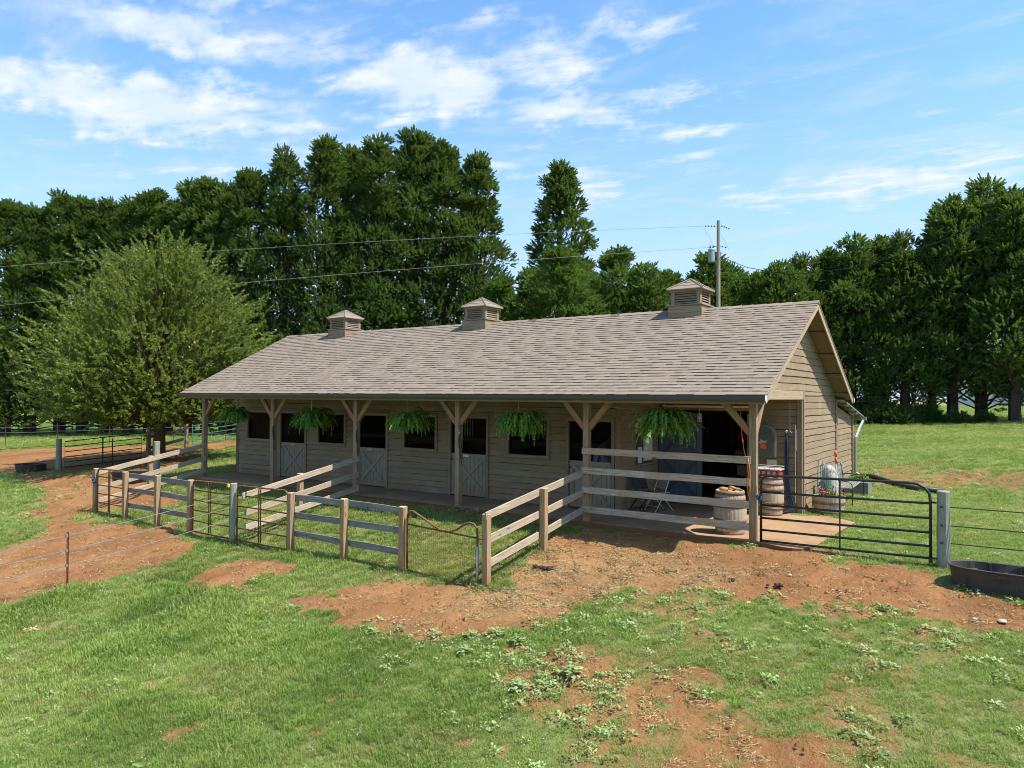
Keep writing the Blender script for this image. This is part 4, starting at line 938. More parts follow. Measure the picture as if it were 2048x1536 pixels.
# ------------------------------------------------------------ hanging ferns
def fern(x, y, z, R0, seed, label):
    rs = np.random.default_rng(seed); tb = (0, -.18, .05, -.05, .12, .02)[seed]; lo_ = rs.uniform(0, 6.28)
    t = thing('hanging_fern', (x, y, z), label, 'fern', 'hanging ferns under the porch eave')
    m = MB(); m.lathe([(.001, -.16), (.09, -.16), (.125, 0), (.13, .0), (.12, -.01), (.001, -.015)], 14, (x, y, z)); m.build('pot', MAT['pot_plastic'], t, smooth=True)
    m = MB()
    for k in range(3):
        a = k*2.09; m.tube([(x+.125*math.cos(a), y+.125*math.sin(a), z), (x, y, z+.34)], .003, 4)
    m.tube([(x, y, z+.34), (x, y, 2.72)], .004, 4); m.build('hanger_wire', MAT['galvanized'], t)
    V = []; Fc = []; T = []
    nfr = (0, 300, 400, 350, 430, 390)[seed]
    for i in range(nfr):
        a = rs.uniform(0, 2*math.pi); L = R0*rs.uniform(.55, 1.35)*(1+.18*math.cos(a-lo_)); up = rs.uniform(.15, 1.55)**.75; sp = rs.uniform(.5, 1.05)
        dx, dy = math.cos(a), math.sin(a); tn = rs.uniform(.1, .9)+tb; wd = rs.uniform(.036, .060)
        bd_ = rs.uniform(.7, 1.45); pts = []; p_ = Vector((x+dx*.05, y+dy*.05, z)); ang = up; n = 8
        for k in range(n+1):
            pts.append(p_.copy()); ang = up-(up+1.25*bd_)*((k+1)/n)**1.7; st = L/n
            p_ = p_+Vector((dx*math.cos(ang)*sp, dy*math.cos(ang)*sp, math.sin(ang)))*st
        side = Vector((-dy, dx, rs.uniform(-.5, .5))); tw = rs.uniform(-.5, .5); 
        for k in range(n):
            q = (k+.5)/n; w_ = wd*(math.sin(math.pi*min(1, q*.85+.15))**.7)+.004
            d_ = (pts[k+1]-pts[k]); A_ = pts[k]; B2 = pts[k+1]
            for s in (-1, 1):
                tip = A_.lerp(B2, .9)+side*s*w_+Vector((0, 0, -.25*w_+s*tw*w_))
                o = len(V); V += [A_, B2, tip]; Fc.append((o, o+1, o+2)); T.append(min(1, max(0, tn+.25*q+rs.uniform(-.1, .1))))
                tip2 = A_.lerp(B2, .45)+side*s*w_*1.05+Vector((0, 0, -.2*w_))
                o = len(V); V += [A_, A_.lerp(B2, .5), tip2]; Fc.append((o, o+1, o+2)); T.append(min(1, max(0, tn+.2*q)))
    V = np.array([tuple(q) for q in V])-np.array((x, y, z))
    o = bpy.data.objects.new('fronds', np_mesh('fronds', V, Fc, MAT['fern_leaf'], dict(tint=('FACE', T)))); link(o, t, WM[t.name].copy())
fern(-16.44, -.08, 2.02, .62, 1, 'hanging fern at the far left bay of the porch, partly past the wall end')
fern(-12.80, -.08, 1.98, .74, 2, 'hanging fern in front of the leftmost pair of stall openings, second from the left')
fern(-8.98, -.08, 2.0, .70, 3, 'middle hanging fern, between the two cross-braced doors at the centre')
fern(-5.46, -.08, 2.06, .66, 4, 'hanging fern over the stall window, second from the right')
fern(-1.80, -.08, 2.14, .72, 5, 'rightmost hanging fern, in front of the blue sliding door')
# halters on posts
for x, y, lab in ((-14.64, -.10, 'dark leather halter and rope hung on the second porch post'), (-10.98, -.10, 'dark halter with straps hung on the third porch post'), (-7.32, -.10, 'dark bridle hung on the fourth porch post, beside the middle doorway')):
    t = thing('horse_halter', (x+.12, y, 1.6), lab, 'halter', 'halters hung on the porch posts'); x += .11
    m = MB(); m.tube([(x, y, 1.82), (x+.03, y-.02, 1.70), (x+.06, y, 1.55), (x+.02, y, 1.40), (x-.02, y, 1.52), (x-.03, y, 1.70), (x, y, 1.82)], .014, 5)
    m.tube([(x-.03, y-.01, 1.66), (x+.07, y-.02, 1.68)], .016, 5); m.tube([(x-.02, y-.01, 1.52), (x+.07, y-.02, 1.50)], .014, 5)
    m.tube([(x+.02, y, 1.45), (x+.04, y-.01, 1.2), (x+.06, y, 1.08), (x+.09, y, 1.2), (x+.07, y, 1.44)], .010, 5); m.build('straps', MAT['dark_leather'], t)
    m = MB(); m.lathe([(.001, 0), (.02, 0), (.02, .04), (.001, .045)], 8, (x, y-.02, 1.82)); m.lathe([(.008, 0), (.016, 0), (.016, .01), (.008, .01)], 8, (x+.05, y-.03, 1.66)); m.build('buckle', MAT['brass_plate'], t)
# ------------------------------------------------------------ barrels
def barrel(x, y, h, rb, label, tilt=0.):
    t = thing('oak_barrel', (x, y, 0), label, 'barrel', 'old oak barrels on the porch floor'); n = 96
    rad = lambda q: rb*(.80+.20*math.sin(math.pi*(q*.86+.07))**.9)
    m = MB()
    m.lathe([(rad(k/14)*.999, h*k/14) for k in range(15)], n, (x, y, 0), mod=lambda k, z: .985 if k % 4 == 0 else 1.)
    m.build('staves', MAT['barrel_wood'], t)
    m = MB(); r = rad(1); m.lathe([(r, h), (r-.022, h), (r-.022, h-.03), (.001, h-.03)], n, (x, y, 0)); m.build('barrel_head', MAT['barrel_wood'], t)
    for q in (.03, .18, .32, .66, .81, .955):
        m = MB(); w_ = .022/h*1.6; m.lathe([(rad(q-w_)*1.0+.001, h*(q-w_)), (rad(q-w_)+.007, h*(q-w_)), (rad(q+w_)+.007, h*(q+w_)), (rad(q+w_)+.001, h*(q+w_))], 48, (x, y, 0)); m.build('hoop', MAT['barrel_hoop'], t, smooth=True)
    return t
barrel(-.62, .50, .87, .325, 'oak barrel behind the porch railing with tan gloves on its head')
barrel(-.62, 3.42, .92, .32, 'oak barrel under the grey electric box with a red pack on top')
t = thing('work_gloves', (-.60, .42, .86), 'crumpled tan leather work gloves lying on the front barrel', 'gloves')
for s, (dx, dy, a) in enumerate(((-.06, -.02, .3), (.08, .05, -.5))):
    m = MB(); c = Vector((-.62+dx, .42+dy, .885+.02*s)); ux = Vector((math.cos(a), math.sin(a), 0)); uy = Vector((-math.sin(a), math.cos(a), 0))
    m.tube([c-ux*.12, c-ux*.06+Vector((0, 0, .012)), c, c+ux*.05], [.042, .045, .05, .038], 8)
    for k in range(4): m.tube([c+ux*.04+uy*(k-1.5)*.022, c+ux*(.10+.01*(k % 2))+uy*(k-1.5)*.030+Vector((0, 0, .02)), c+ux*.15+uy*(k-1.5)*.034-Vector((0, 0, .0))], [.014, .013, .009], 6)
    m.tube([c-ux*.02+uy*.04, c+ux*.03+uy*.08+Vector((0, 0, .015))], [.016, .011], 6); m.build('glove', MAT['tan_leather'], t, smooth=True)
t = thing('drink_pack', (-.62, 3.40, .93), 'red and white shrink-wrapped pack on the barrel under the electric box', 'pack')
m = MB(); m.box((-.90, 3.22, .925), (-.36, 3.58, 1.06)); m.build('lower_pack', MAT['red_pack'], t)
m = MB(); m.box((-.93, 3.19, 1.06), (-.33, 3.61, 1.085)); m.build('top_tray', MAT['white_pack'], t)
m = MB()
for k in range(4): m.box((-.86+k*.12, 3.213, .96), (-.79+k*.12, 3.219, 1.03))
m.build('print', MAT['white_pack'], t)
m = MB()
for k in range(6): m.tube([(-.92+k*.118, 3.2, 1.07), (-.92+k*.118, 3.2, 1.14)], .004, 4)
m.tube([(-.93, 3.2, 1.14), (-.33, 3.2, 1.14), (-.33, 3.6, 1.14), (-.93, 3.6, 1.14)], .006, 4, closed=True); m.build('wire_basket', MAT['white_metal'], t)
# electric box with arched hood
t = thing('electric_box', (-.84, 3.90, 1.3), 'grey arch-topped electric box with an orange label on the tack room wall', 'electric box')
def archprism(m, xc, z0, z1, hw, y0, y1, n=14):
    pts = [(xc-hw, z0), (xc-hw, z1-hw)]+[(xc-hw*math.cos(math.pi*k/n), z1-hw+hw*math.sin(math.pi*k/n)) for k in range(1, n)]+[(xc+hw, z1-hw), (xc+hw, z0)]
    k = len(pts); m.add([(x, y0, z) for x, z in pts]+[(x, y1, z) for x, z in pts], [tuple(range(k)), tuple(range(2*k-1, k-1, -1))]+[(i, (i+1) % k, (i+1) % k+k, i+k) for i in range(k)])
m = MB(); archprism(m, -.84, 1.33, 2.10, .275, 3.74, 3.915); m.build('hood', MAT['electric_edge'], t)
m = MB(); archprism(m, -.85, 1.31, 2.065, .255, 3.70, 3.739); m.build('front', MAT['electric_grey'], t)
m = MB(); m.box((-1.02, 3.682, 1.38), (-.68, 3.699, 1.88)); m.build('panel_door', MAT['electric_grey'], t)
m = MB(); m.box((-.95, 3.676, 1.44), (-.75, 3.6815, 1.82)); m.build('inner_panel', MAT['electric_grey'], t)
m = MB(); m.box((-.92, 3.671, 1.53), (-.77, 3.6755, 1.65)); m.build('label', MAT['orange_label'], t)
m = MB(); m.obox((-.845, 3.671, 1.69), (.09, 0, .015), (0, .002, 0), (-.004, 0, .022)); m.obox((-.85, 3.668, 1.715), (.06, 0, -.02), (0, .002, 0), (.004, 0, .016)); m.build('white_tag', MAT['white_pack'], t)
t = thing('socket_box', (-.70, 3.86, 1.2), 'small cream outlet box fixed below the electric box', 'outlet'); m = MB(); m.box((-.80, 3.83, 1.13), (-.57, 3.915, 1.26)); m.build('cover', MAT['cream_plastic'], t)
# blue lead ropes
t = thing('lead_ropes', (-.33, 3.86, 1.9), 'bundle of navy and blue lead ropes hanging to the floor beside the corner board', 'ropes')
for k in range(7):
    m = MB(); dx = (k-3)*.011; m.tube([(-.34+dx*.4, 3.85, 1.92), (-.34+dx, 3.84-.01*(k % 3), 1.5), (-.33+dx, 3.84, .9), (-.27+dx*1.6, 3.82, .4), (-.20+dx*1.5, 3.78, .12), (-.24+dx*2-.1*k*.4, 3.70-.03*k, .02), (-.42-.10*k, 3.62-.05*k, .018)], .013, 6)
    m.build('rope', MAT['blue_rope' if k % 3 == 1 else 'navy_strap'], t, smooth=True)
m = MB(); m.tube([(-.34, 3.87, 1.99), (-.34, 3.83, 1.97), (-.34, 3.83, 1.91)], .012, 6); m.tube([(-.36, 3.83, 1.95), (-.31, 3.83, 1.97)], .012, 6); m.build('wall_hook', MAT['white_metal'], t)
t = thing('hanging_chain', (-.23, 3.85, 2.0), 'thin metal chain with double hook hanging from the porch ceiling near the corner', 'chain')
m = MB(); m.tube([(-.25, 3.80, 3.0), (-.25, 3.80, 1.98)], .006, 5); m.tube([(-.25, 3.80, 1.98), (-.29, 3.80, 1.92), (-.31, 3.80, 1.95)], .008, 5); m.tube([(-.25, 3.80, 1.98), (-.21, 3.80, 1.92), (-.19, 3.80, 1.95)], .008, 5); m.build('chain', MAT['galvanized'], t)
t = thing('wall_thermometer', (-.12, 3.9, 1.7), 'slim white metal rod hung on the wall right of the blue ropes', 'rod')
m = MB(); m.tube([(-.135, 3.87, 2.12), (-.135, 3.87, .25)], .006, 5); m.box((-.15, 3.86, 1.5), (-.12, 3.885, 2.0)); m.build('rod', MAT['white_metal'], t)
# half-barrel planter and the things round it
t = thing('barrel_planter', (.46, 4.15, 0), 'half-barrel planter with pink flowers and blue plant hoops by the corner', 'planter')
PC = (.50, 4.42)
m = MB(); n = 96; m.lathe([(.30, -.05), (.345, .2), (.365, .42), (.345, .42), (.33, .36), (.001, .36)], n, (PC[0], PC[1], 0), mod=lambda k, z: .985 if k % 4 == 0 else 1.); m.build('staves', MAT['barrel_wood'], t)
for z, r in ((.03, .318), (.27, .356)):
    m = MB(); m.lathe([(r-.006, z-.03), (r+.006, z-.03), (r+.014, z+.03), (r, z+.03)], 48, (PC[0], PC[1], 0)); m.build('hoop', MAT['barrel_hoop'], t)
V = []; Fc = []; T = []
rs = np.random.default_rng(5)
def leafcl(c, r, n, size, V, Fc, T, rs, flat=.6):
    for _ in range(n):
        d = rs.normal(size=3); d[2] = abs(d[2])*flat; p_ = np.array(c)+d/np.linalg.norm(d)*r*rs.uniform(.2, 1.)**.6
        a = rs.normal(size=3); a /= np.linalg.norm(a); b2 = np.cross(a, rs.normal(size=3)); b2 /= np.linalg.norm(b2)+1e-9; s = size*rs.uniform(.6, 1.3)
        o = len(V); V += [p_-a*s*.1, p_+b2*s*.35+a*s*.45, p_+a*s, p_-b2*s*.35+a*s*.45]; Fc.append((o, o+1, o+2, o+3)); T.append(rs.uniform(0, 1))
leafcl((PC[0], PC[1], .42), .24, 260, .06, V, Fc, T, rs)
link(bpy.data.objects.new('leaves', np_mesh('leaves', np.array(V)-np.array((.46, 4.15, 0)), Fc, MAT['fern_leaf'], dict(tint=('FACE', T)))), t, WM[t.name].copy())
for (fx, fy, fz) in ((-.13, -.20, .58), (-.10, -.22, .52), (-.16, -.18, .50), (.11, -.16, .56), (.09, -.18, .50), (.25, -.02, .54), (.28, .0, .50), (-.02, -.2, .5)):
    m = MB(); c = Vector((PC[0]+fx, PC[1]+fy, fz))
    for k in range(6):
        a = k*1.05; m.obox(c+Vector((math.cos(a)*.022, math.sin(a)*.022, .01*(k % 2))), (.018*math.cos(a), .018*math.sin(a), .006), (-.014*math.sin(a), .014*math.cos(a), 0), (0, 0, .006))
    m.build('flower', MAT['pink_petal'], t)
for (hx, hy, hh, tl) in ((-.22, -.05, 1.28, .04), (-.10, -.1, 1.18, -.02), (.16, .12, 1.22, .05), (.02, -.12, .98, .0)):
    m = MB(); cx, cy = PC[0]+hx, PC[1]+hy
    m.tube([(cx-.05, cy, .3), (cx-.05+tl, cy, hh-.06), (cx-.03+tl, cy, hh), (cx+.03+tl, cy, hh), (cx+.05+tl, cy, hh-.06), (cx+.05, cy, .3)], .010, 6); m.build('plant_hoop', MAT['teal_wire'], t, smooth=True)
t = thing('garden_tool', (.42, 4.7, 0), 'upright tool with a white shaft and orange grip standing in the planter', 'garden tool')
m = MB(); m.tube([(.68, 4.36, .38), (.66, 4.42, 1.2)], .018, 8); m.build('shaft', MAT['white_metal'], t)
m = MB(); m.tube([(.66, 4.42, 1.2), (.655, 4.43, 1.3), (.65, 4.43, 1.36)], [.03, .036, .02], 8); m.tube([(.65, 4.43, 1.36), (.645, 4.44, 1.45), (.64, 4.44, 1.52)], [.028, .034, .018], 8); m.build('grip', MAT['orange_label'], t, smooth=True)
t = thing('fleece_mop', (.55, 5.1, 0), 'shaggy off-white fleece bundle leaning behind the planter', 'fleece')
V = []; Fc = []; T = []; rs = np.random.default_rng(8)
m = MB(); m.tube([(.35, 5.25, .1), (.36, 5.22, .45), (.38, 5.2, .8), (.36, 5.22, 1.0), (.33, 5.24, 1.08)], [.12, .17, .18, .12, .03], 16)
m.build('bundle', MAT['white_fleece'], t, smooth=True)
for _ in range(420):
    z = rs.uniform(.05, 1.06); a = rs.uniform(0, 6.28); r = .19*(1-.5*abs(z-.6)); p_ = np.array((.36+r*math.cos(a), 5.22+r*math.sin(a), z)); d = np.array((math.cos(a)*.03, math.sin(a)*.03, -.12)); s = np.array((-math.sin(a), math.cos(a), 0))*.014
    o = len(V); V += [p_-s, p_+s, p_+d]; Fc.append((o, o+1, o+2))
link(bpy.data.objects.new('tassels', np_mesh('tassels', np.array(V)-np.array((.55, 5.1, 0)), Fc, MAT['white_fleece'])), t, WM[t.name].copy())
t = thing('garden_bench', (.6, 6.4, 0), 'low dark bench with curved arm standing against the lean-to', 'bench')
for y in (5.75, 7.35):
    m = MB(); zb = g1(.75, y)
    m.tube([(.78, y, zb-.02), (.80, y, zb+.3), (.78, y, zb+.55), (.70, y, zb+.62), (.40, y, zb+.64), (.28, y, zb+.60)], .014, 6); m.tube([(.30, y, zb-.02), (.28, y, zb+.62), (.22, y, zb+.95)], .014, 6); m.build('arm', MAT['black_metal'], t, smooth=True)
for k in range(5): plank('seat_slat', t, (.36+k*.095, 5.7, g1(.6, 6)+.44), (.36+k*.095, 7.42, g1(.6, 7.3)+.46), .075, .02, MAT['fence_wood_grey'], (1, 0, 0), 1, 0)
for k in range(3): plank('back_slat', t, (.25-.02*k, 5.7, g1(.6, 6)+.62+k*.12), (.25-.02*k, 7.42, g1(.6, 7.3)+.64+k*.12), .08, .02, MAT['fence_wood_grey'], (0, 0, 1), 1, 0)
t = thing('flower_tub', (.75, 7.9, 0), 'dark square tub of green plants at the end of the bench', 'planter')
m = MB(); zb = g1(.6, 8.1); m.box((.25, 7.75, zb-.05), (.85, 8.35, zb+.34)); m.build('tub', MAT['fence_wood_grey'], t); V = []; Fc = []; T = []; leafcl((.55, 8.05, zb+.36), .26, 260, .09, V, Fc, T, rs)
link(bpy.data.objects.new('leaves', np_mesh('leaves', np.array(V)-np.array((.75, 7.9, 0)), Fc, MAT['fern_leaf'], dict(tint=('FACE', T)))), t, WM[t.name].copy())
t = thing('drain_pipe', (1.3, 10.2, 0), 'black corrugated drain pipe lying on the lawn behind the black gate', 'pipe')
m = MB(); pp = [(.25, 10.8), (.6, 10.7), (1.0, 10.3), (1.4, 9.95), (1.9, 9.8), (2.5, 9.75)]; m.tube([(x, y, g1(x, y)+.07) for x, y in pp], .07, 10); m.build('pipe', MAT['drain_pipe'], t, smooth=True)
# ------------------------------------------------------------ porch right bay
t = thing('notice_board', (-3.56, 2.9, 1.4), 'brown framed notice board with a white board and papers on the side wall', 'notice board')
m = MB(); m.box((-3.615, 2.42, 1.07), (-3.59, 3.42, 1.86)); m.build('backing', MAT['cork_brown'], t)
m = MB(); m.box((-3.589, 2.83, 1.14), (-3.575, 3.36, 1.76)); m.build('white_board', MAT['white_board'], t)
for z0, z1 in ((1.29, 1.50), (1.10, 1.25)):
    m = MB(); m.box((-3.589, 2.50, z0), (-3.584, 2.73, z1)); m.build('paper', MAT['paper_white'], t)
m = MB()
for k in range(5): m.box((-3.5838, 2.53, 1.32+k*.03), (-3.5832, 2.69-.03*(k % 2), 1.326+k*.03))
m.build('print', MAT['navy_strap'], t)
t = thing('porch_lamp', (-2.45, 3.8, 2.3), 'small white caged lamp hanging at the top of the blue sliding door', 'lamp')
m = MB(); c = (-2.47, 3.77)
m.lathe([(.001, .10), (.05, .10), (.05, .08), (.001, .08)], 10, (c[0], c[1], 2.24)); m.lathe([(.05, -.10), (.055, -.10), (.05, -.08)], 10, (c[0], c[1], 2.24)); m.tube([(c[0], c[1], 2.34), (c[0], c[1], 2.48)], .006, 5)
for k in range(6): a = k*1.047; m.tube([(c[0]+.05*math.cos(a), c[1]+.05*math.sin(a), 2.14), (c[0]+.05*math.cos(a), c[1]+.05*math.sin(a), 2.33)], .005, 4)
m.build('cage', MAT['white_metal'], t); m = MB(); m.lathe([(.001, 2.17), (.032, 2.2), (.035, 2.27), (.02, 2.31), (.001, 2.32)], 10, (c[0], c[1], 0)); m.build('bulb', MAT['paper_white'], t, smooth=True)
def chair(px, py, ang, label, frame, seat):
    t = thing('folding_chair', (px, py, 0), label, 'chair', 'folding chairs behind the porch railing')
    ca_, sa_ = math.cos(ang), math.sin(ang)
    def P(u, v, z): return (px+u*ca_-v*sa_, py+u*sa_+v*ca_, z)
    for s in (-.22, .22):
        m = MB(); m.tube([P(.28, s, .0), P(.0, s, .45), P(-.16, s, .86), P(-.17, s*.8, .90)], .012, 6); m.build('front_leg', MAT[frame], t, smooth=True)
        m = MB(); m.tube([P(-.27, s*.9, .0), P(.0, s*.9, .32), P(.16, s*.9, .44)], .012, 6); m.build('rear_leg', MAT[frame], t, smooth=True)
    m = MB(); m.obox(P(.03, 0, .455), Vector((ca_, sa_, 0))*.20, Vector((-sa_, ca_, 0))*.20, Vector((0, 0, .012))); m.build('seat', MAT[seat], t)
    for k in range(7):
        m = MB(); v = -.18+.06*k; m.obox(P(-.105, v, .70), Vector((-.08*ca_, -.08*sa_, .18)), Vector((-sa_, ca_, 0))*.020, Vector((ca_, sa_, .4))*.004); m.build('back_slat', MAT[seat], t)
    for z, u in ((.56, -.05), (.85, -.155), (.12, .2)):
        m = MB(); m.tube([P(u, -.22, z), P(u, .22, z)], .010, 5); m.build('cross_bar', MAT[frame], t)
chair(-2.95, 2.35, -2.1, 'folding chair with a slatted back facing the porch railing', 'white_metal', 'electric_edge')
chair(-3.25, 2.05, -.3, 'black folding chair standing sideways in front of the side wall', 'black_metal', 'black_plastic')
# cords and blue ropes on posts
t = thing('extension_cord', (-.1, -.1, 1), 'orange extension cord draped from the porch ceiling down the corner post', 'cord')
m = MB(); m.tube([(-.35, .3, 2.55), (-.28, .15, 2.1), (-.18, -.02, 1.75), (-.09, -.12, 1.5), (-.06, -.125, 1.3), (-.09, -.13, 1.1), (-.06, -.125, .85), (-.02, -.125, .95), (-.03, -.125, 1.35), (-.07, -.125, 1.6)], .008, 6); m.build('cord', MAT['orange_cord'], t, smooth=True)
t = thing('light_cord', (-3, -.2, 2.6), 'thin pale cord looped along the porch header above the corner railing', 'cord')
m = MB(); m.tube([(-3.6+.18*k, -.12-.01*(k % 2), 2.66-.16*math.sin(math.pi*k/13)) for k in range(14)], .006, 5); m.build('cord', MAT['tan_leather'], t)
def ropewad(name, c, r, label, n=9, mat='blue_rope'):
    t = thing(name, c, label, 'rope'); rs = np.random.default_rng(3)
    for k in range(3):
        m = MB(); pts = [(c[0]+rs.uniform(-r, r), c[1]+rs.uniform(-r, r)*.7, c[2]+rs.uniform(-r, r)*1.2) for _ in range(n)]; m.tube(pts, .011, 5); m.build('strand', MAT[mat], t, smooth=True)
    return t
ropewad('blue_rope', (.13, -.10, .85), .06, 'blue rope knotted between the porch corner post and the black gate')
ropewad('blue_rope', (-18.05, FY-.09, .22), .08, 'blue rope knotted on the leftmost post of the front fence')
m = MB()
# ------------------------------------------------------------ tubs and trough
def tub(name, c, L, W, h, ang, label, mat='rubber_trough', ribs=True):
    """oval stock tub: stadium outline, rolled rim, recessed panels"""
    t = thing(name, c, label, 'tub'); n = 56
    M = Matrix.Translation(Vector(c)) @ Matrix.Rotation(ang, 4, 'Z'); ring = []
    def outl(k, gx):
        a = 2*math.pi*k/n; ca_, sa_ = math.cos(a), math.sin(a); e = .62
        return (math.copysign(abs(ca_)**e, ca_)*(L/2-gx), math.copysign(abs(sa_)**.85, sa_)*(W/2-gx))
    def rg(gx, z, rec=0.):
        o = []
        for k in range(n):
            x, y = outl(k, gx)
            if rec and (abs(x) < L*.11 or L*.28 < abs(x) < L*.33): x_, y_ = outl(k, gx+rec); y = y_
            o.append((x, y, z))
        return o
    def shell(rings):
        m = MB(); vs = [q for r in rings for q in r]; nr = len(rings)
        m.add(vs, [(i*n+k, i*n+(k+1) % n, (i+1)*n+(k+1) % n, (i+1)*n+k) for i in range(nr-1) for k in range(n)]); return m
    m = shell([rg(.075, -.02, .035), rg(.07, .03, .035), rg(.045, h*.62, .03), rg(.042, h*.66), rg(.035, h*.8), rg(.03, h-.02)]); m.build('outer_wall', MAT[mat], t, M=M)
    m = shell([rg(.034, h-.022), rg(.004, h-.02), rg(.0, h-.008), rg(.008, h), rg(.03, h), rg(.038, h-.012)]); m.build('rim', MAT[mat], t, M=M, smooth=True)
    m = shell([rg(.037, h-.01), rg(.05, h*.6, .02), rg(.075, h*.3, .035), rg(.09, .05, .04), rg(.12, .04), rg(W/2-.01, .036)]); m.build('inner_wall', MAT[mat], t, M=M)
    if ribs:
        m = MB()
        for s in (-1, 1):
            for x in (-L*.14, L*.12): m.box((x-.012, s*(W/2-.075)-.02, .05), (x+.012, s*(W/2-.075)+.02, h-.012))
        m.box((-L*.14, W/2-.13, h*.38), (L*.12, W/2-.06, h*.40)); m.build('rib', MAT[mat], t, M=M)
        m = MB(); m.box((-.06, -W/2+.022, h*.72), (.06, -W/2+.035, h*.86)); m.build('badge', MAT['rubber_trough'], t, M=M)
    return t
tub('stock_trough', (4.02, -.80, g1(4.0, -.8)-.01), 1.50, .80, .33, R(-4), 'low brown-black rubber water trough cut by the right edge, beside the round gate post')
tub('water_tub', (-20.6, -1.25, g1(-20.6, -1.25)+.02), 1.35, .70, .34, R(35), 'black tub seen between the rails of the leftmost sloping fence', 'black_plastic')
tub('feed_tub', (-29.9, -.62, g1(-29.9, -.62)), 1.15, 1.1, .32, 0, 'low round dark tub on the red dirt left of the far gate post', 'rubber_trough', False)
# ------------------------------------------------------------ horse in the right-hand stall
def horse():
    me = bpy.data.meshes.new('horse'); 
    P = [('pelvis', (-4.62, 2.55, 1.30), .26), ('belly', (-4.75, 3.05, 1.22), .30), ('chest', (-4.88, 3.6, 1.26), .29), ('neck0', (-4.95, 3.95, 1.50), .19), ('neck1', (-5.02, 4.25, 1.80), .13), ('poll', (-5.05, 4.4, 1.98), .11),
         ('nose', (-5.08, 4.75, 1.66), .075), ('muz', (-5.09, 4.85, 1.56), .06)]
    vs = [p[1] for p in P]; rd = [p[2] for p in P]; ed = [(i, i+1) for i in range(len(P)-1)]
    def leg(root, pts, rs_):
        prev = root
        for q, r in zip(pts, rs_): vs.append(q); rd.append(r); ed.append((prev, len(vs)-1)); prev = len(vs)-1
    for s in (-.15, .15):
        leg(0, [(-4.62+s, 2.50, 1.05), (-4.60+s, 2.62, .78), (-4.60+s, 2.40, .50), (-4.60+s, 2.46, .10), (-4.60+s, 2.50, .02)], [.15, .10, .06, .045, .055])
        leg(2, [(-4.88+s*1.1, 3.65, .95), (-4.88+s*1.1, 3.66, .52), (-4.88+s*1.1, 3.68, .10), (-4.88+s*1.1, 3.71, .02)], [.12, .06, .045, .055])
    leg(0, [(-4.60, 2.30, 1.36), (-4.60, 2.18, 1.10), (-4.60, 2.18, .70)], [.06, .05, .03])
    me.from_pydata(vs, ed, []); o = bpy.data.objects.new('horse', me); link(o); o.modifiers.new('skin', 'SKIN').use_smooth_shade = True
    for i, r in enumerate(rd): me.skin_vertices[0].data[i].radius = (r, r)
    me.skin_vertices[0].data[0].use_root = True; me.materials.append(MAT['horse_coat'])
    sb = o.modifiers.new('sub', 'SUBSURF'); sb.levels = 2; sb.render_levels = 2
    return tag(o, 'pale grey horse standing in the dark stall, rump towards the rightmost stall door', 'horse')
horse()
# ------------------------------------------------------------ utility pole and lines
UP = (-8.65, 23.36); ub = float(terr(*[np.array([q]) for q in UP])[0])
t = thing('utility_pole', (*UP, ub), 'wooden utility pole with a grey transformer behind the stable ridge', 'pole')
m = MB(); m.lathe([(.125-.035*k/8, (12.13-ub)*k/8) for k in range(9)]+[(.001, 12.14-ub)], 14, (0, 0, 0)); m.build('pole', MAT['pole_wood'], t, M=Matrix.Translation((*UP, ub)), smooth=False)
m = MB(); tx, ty = UP[0]-.33, UP[1]-.12
m.lathe([(.001, 9.92), (.16, 9.92), (.18, 9.96), (.18, 10.52), (.19, 10.53), (.19, 10.60), (.14, 10.66), (.001, 10.68)], 18, (tx, ty, 0)); m.build('transformer', MAT['transformer_grey'], t, smooth=False)
m = MB(); m.box((tx-.01, ty-.02, 10.05), (UP[0]-.1, ty+.02, 10.10)); m.box((tx-.01, ty-.02, 10.40), (UP[0]-.1, ty+.02, 10.45)); m.build('bracket', MAT['dark_steel'], t)
for dx in (-.07, .08):
    m = MB(); m.lathe([(.03, 10.62), (.045, 10.66), (.025, 10.69), (.045, 10.73), (.02, 10.77), (.03, 10.81), (.001, 10.86)], 8, (tx+dx, ty, 0)); m.build('insulator', MAT['insulator'], t)
for (a, c, n) in (((UP[0]-.12, UP[1]-.04, 11.84), (-9.32, 23.12, 11.88), 4), ((UP[0]+.1, UP[1]+.03, 11.86), (-8.1, 23.54, 11.66), 4), ((UP[0]+.1, UP[1], 10.75), (-8.25, 23.5, 10.68), 2), ((UP[0]-.1, UP[1], 10.78), (-9.15, 23.2, 10.74), 2)):
    m = MB(); A = Vector(a); B_ = Vector(c); m.tube([A, B_], .008, 4)
    for k in range(n):
        q = (k+.6)/n; c_ = A.lerp(B_, q); m.tube([c_-(B_-A).normalized()*.03, c_, c_+(B_-A).normalized()*.03], [.012, .055, .012], 8)
    m.build('insulator', MAT['insulator'], t)
m = MB(); m.tube([(-9.3, 23.12, 11.78), (-9.2, 23.1, 11.45), (-9.02, 23.1, 11.2), (-8.92, 23.15, 10.9)], .006, 4); m.tube([(-8.5, 23.4, 11.3), (-8.35, 23.45, 11.0), (-8.15, 23.5, 10.6)], .006, 4); m.build('jumper_wire', MAT['wire_dark'], t)
def line(a, c, sag, r, label, mat, n=40):
    t = thing('power_line', a, label, 'power line'); m = MB(); braid(m, a, c, r, n, sag); m.build('wire', MAT[mat], t)
line((-9.32, 23.12, 11.88), (-47.5, 1.6, 9.9), -.25, .008, 'upper pale power line crossing in front of the dark trees', 'wire_pale')
line((-9.15, 23.2, 10.74), (-47.5, 1.6, 7.55), -.2, .008, 'lower pale power line crossing in front of the dark trees', 'wire_pale')
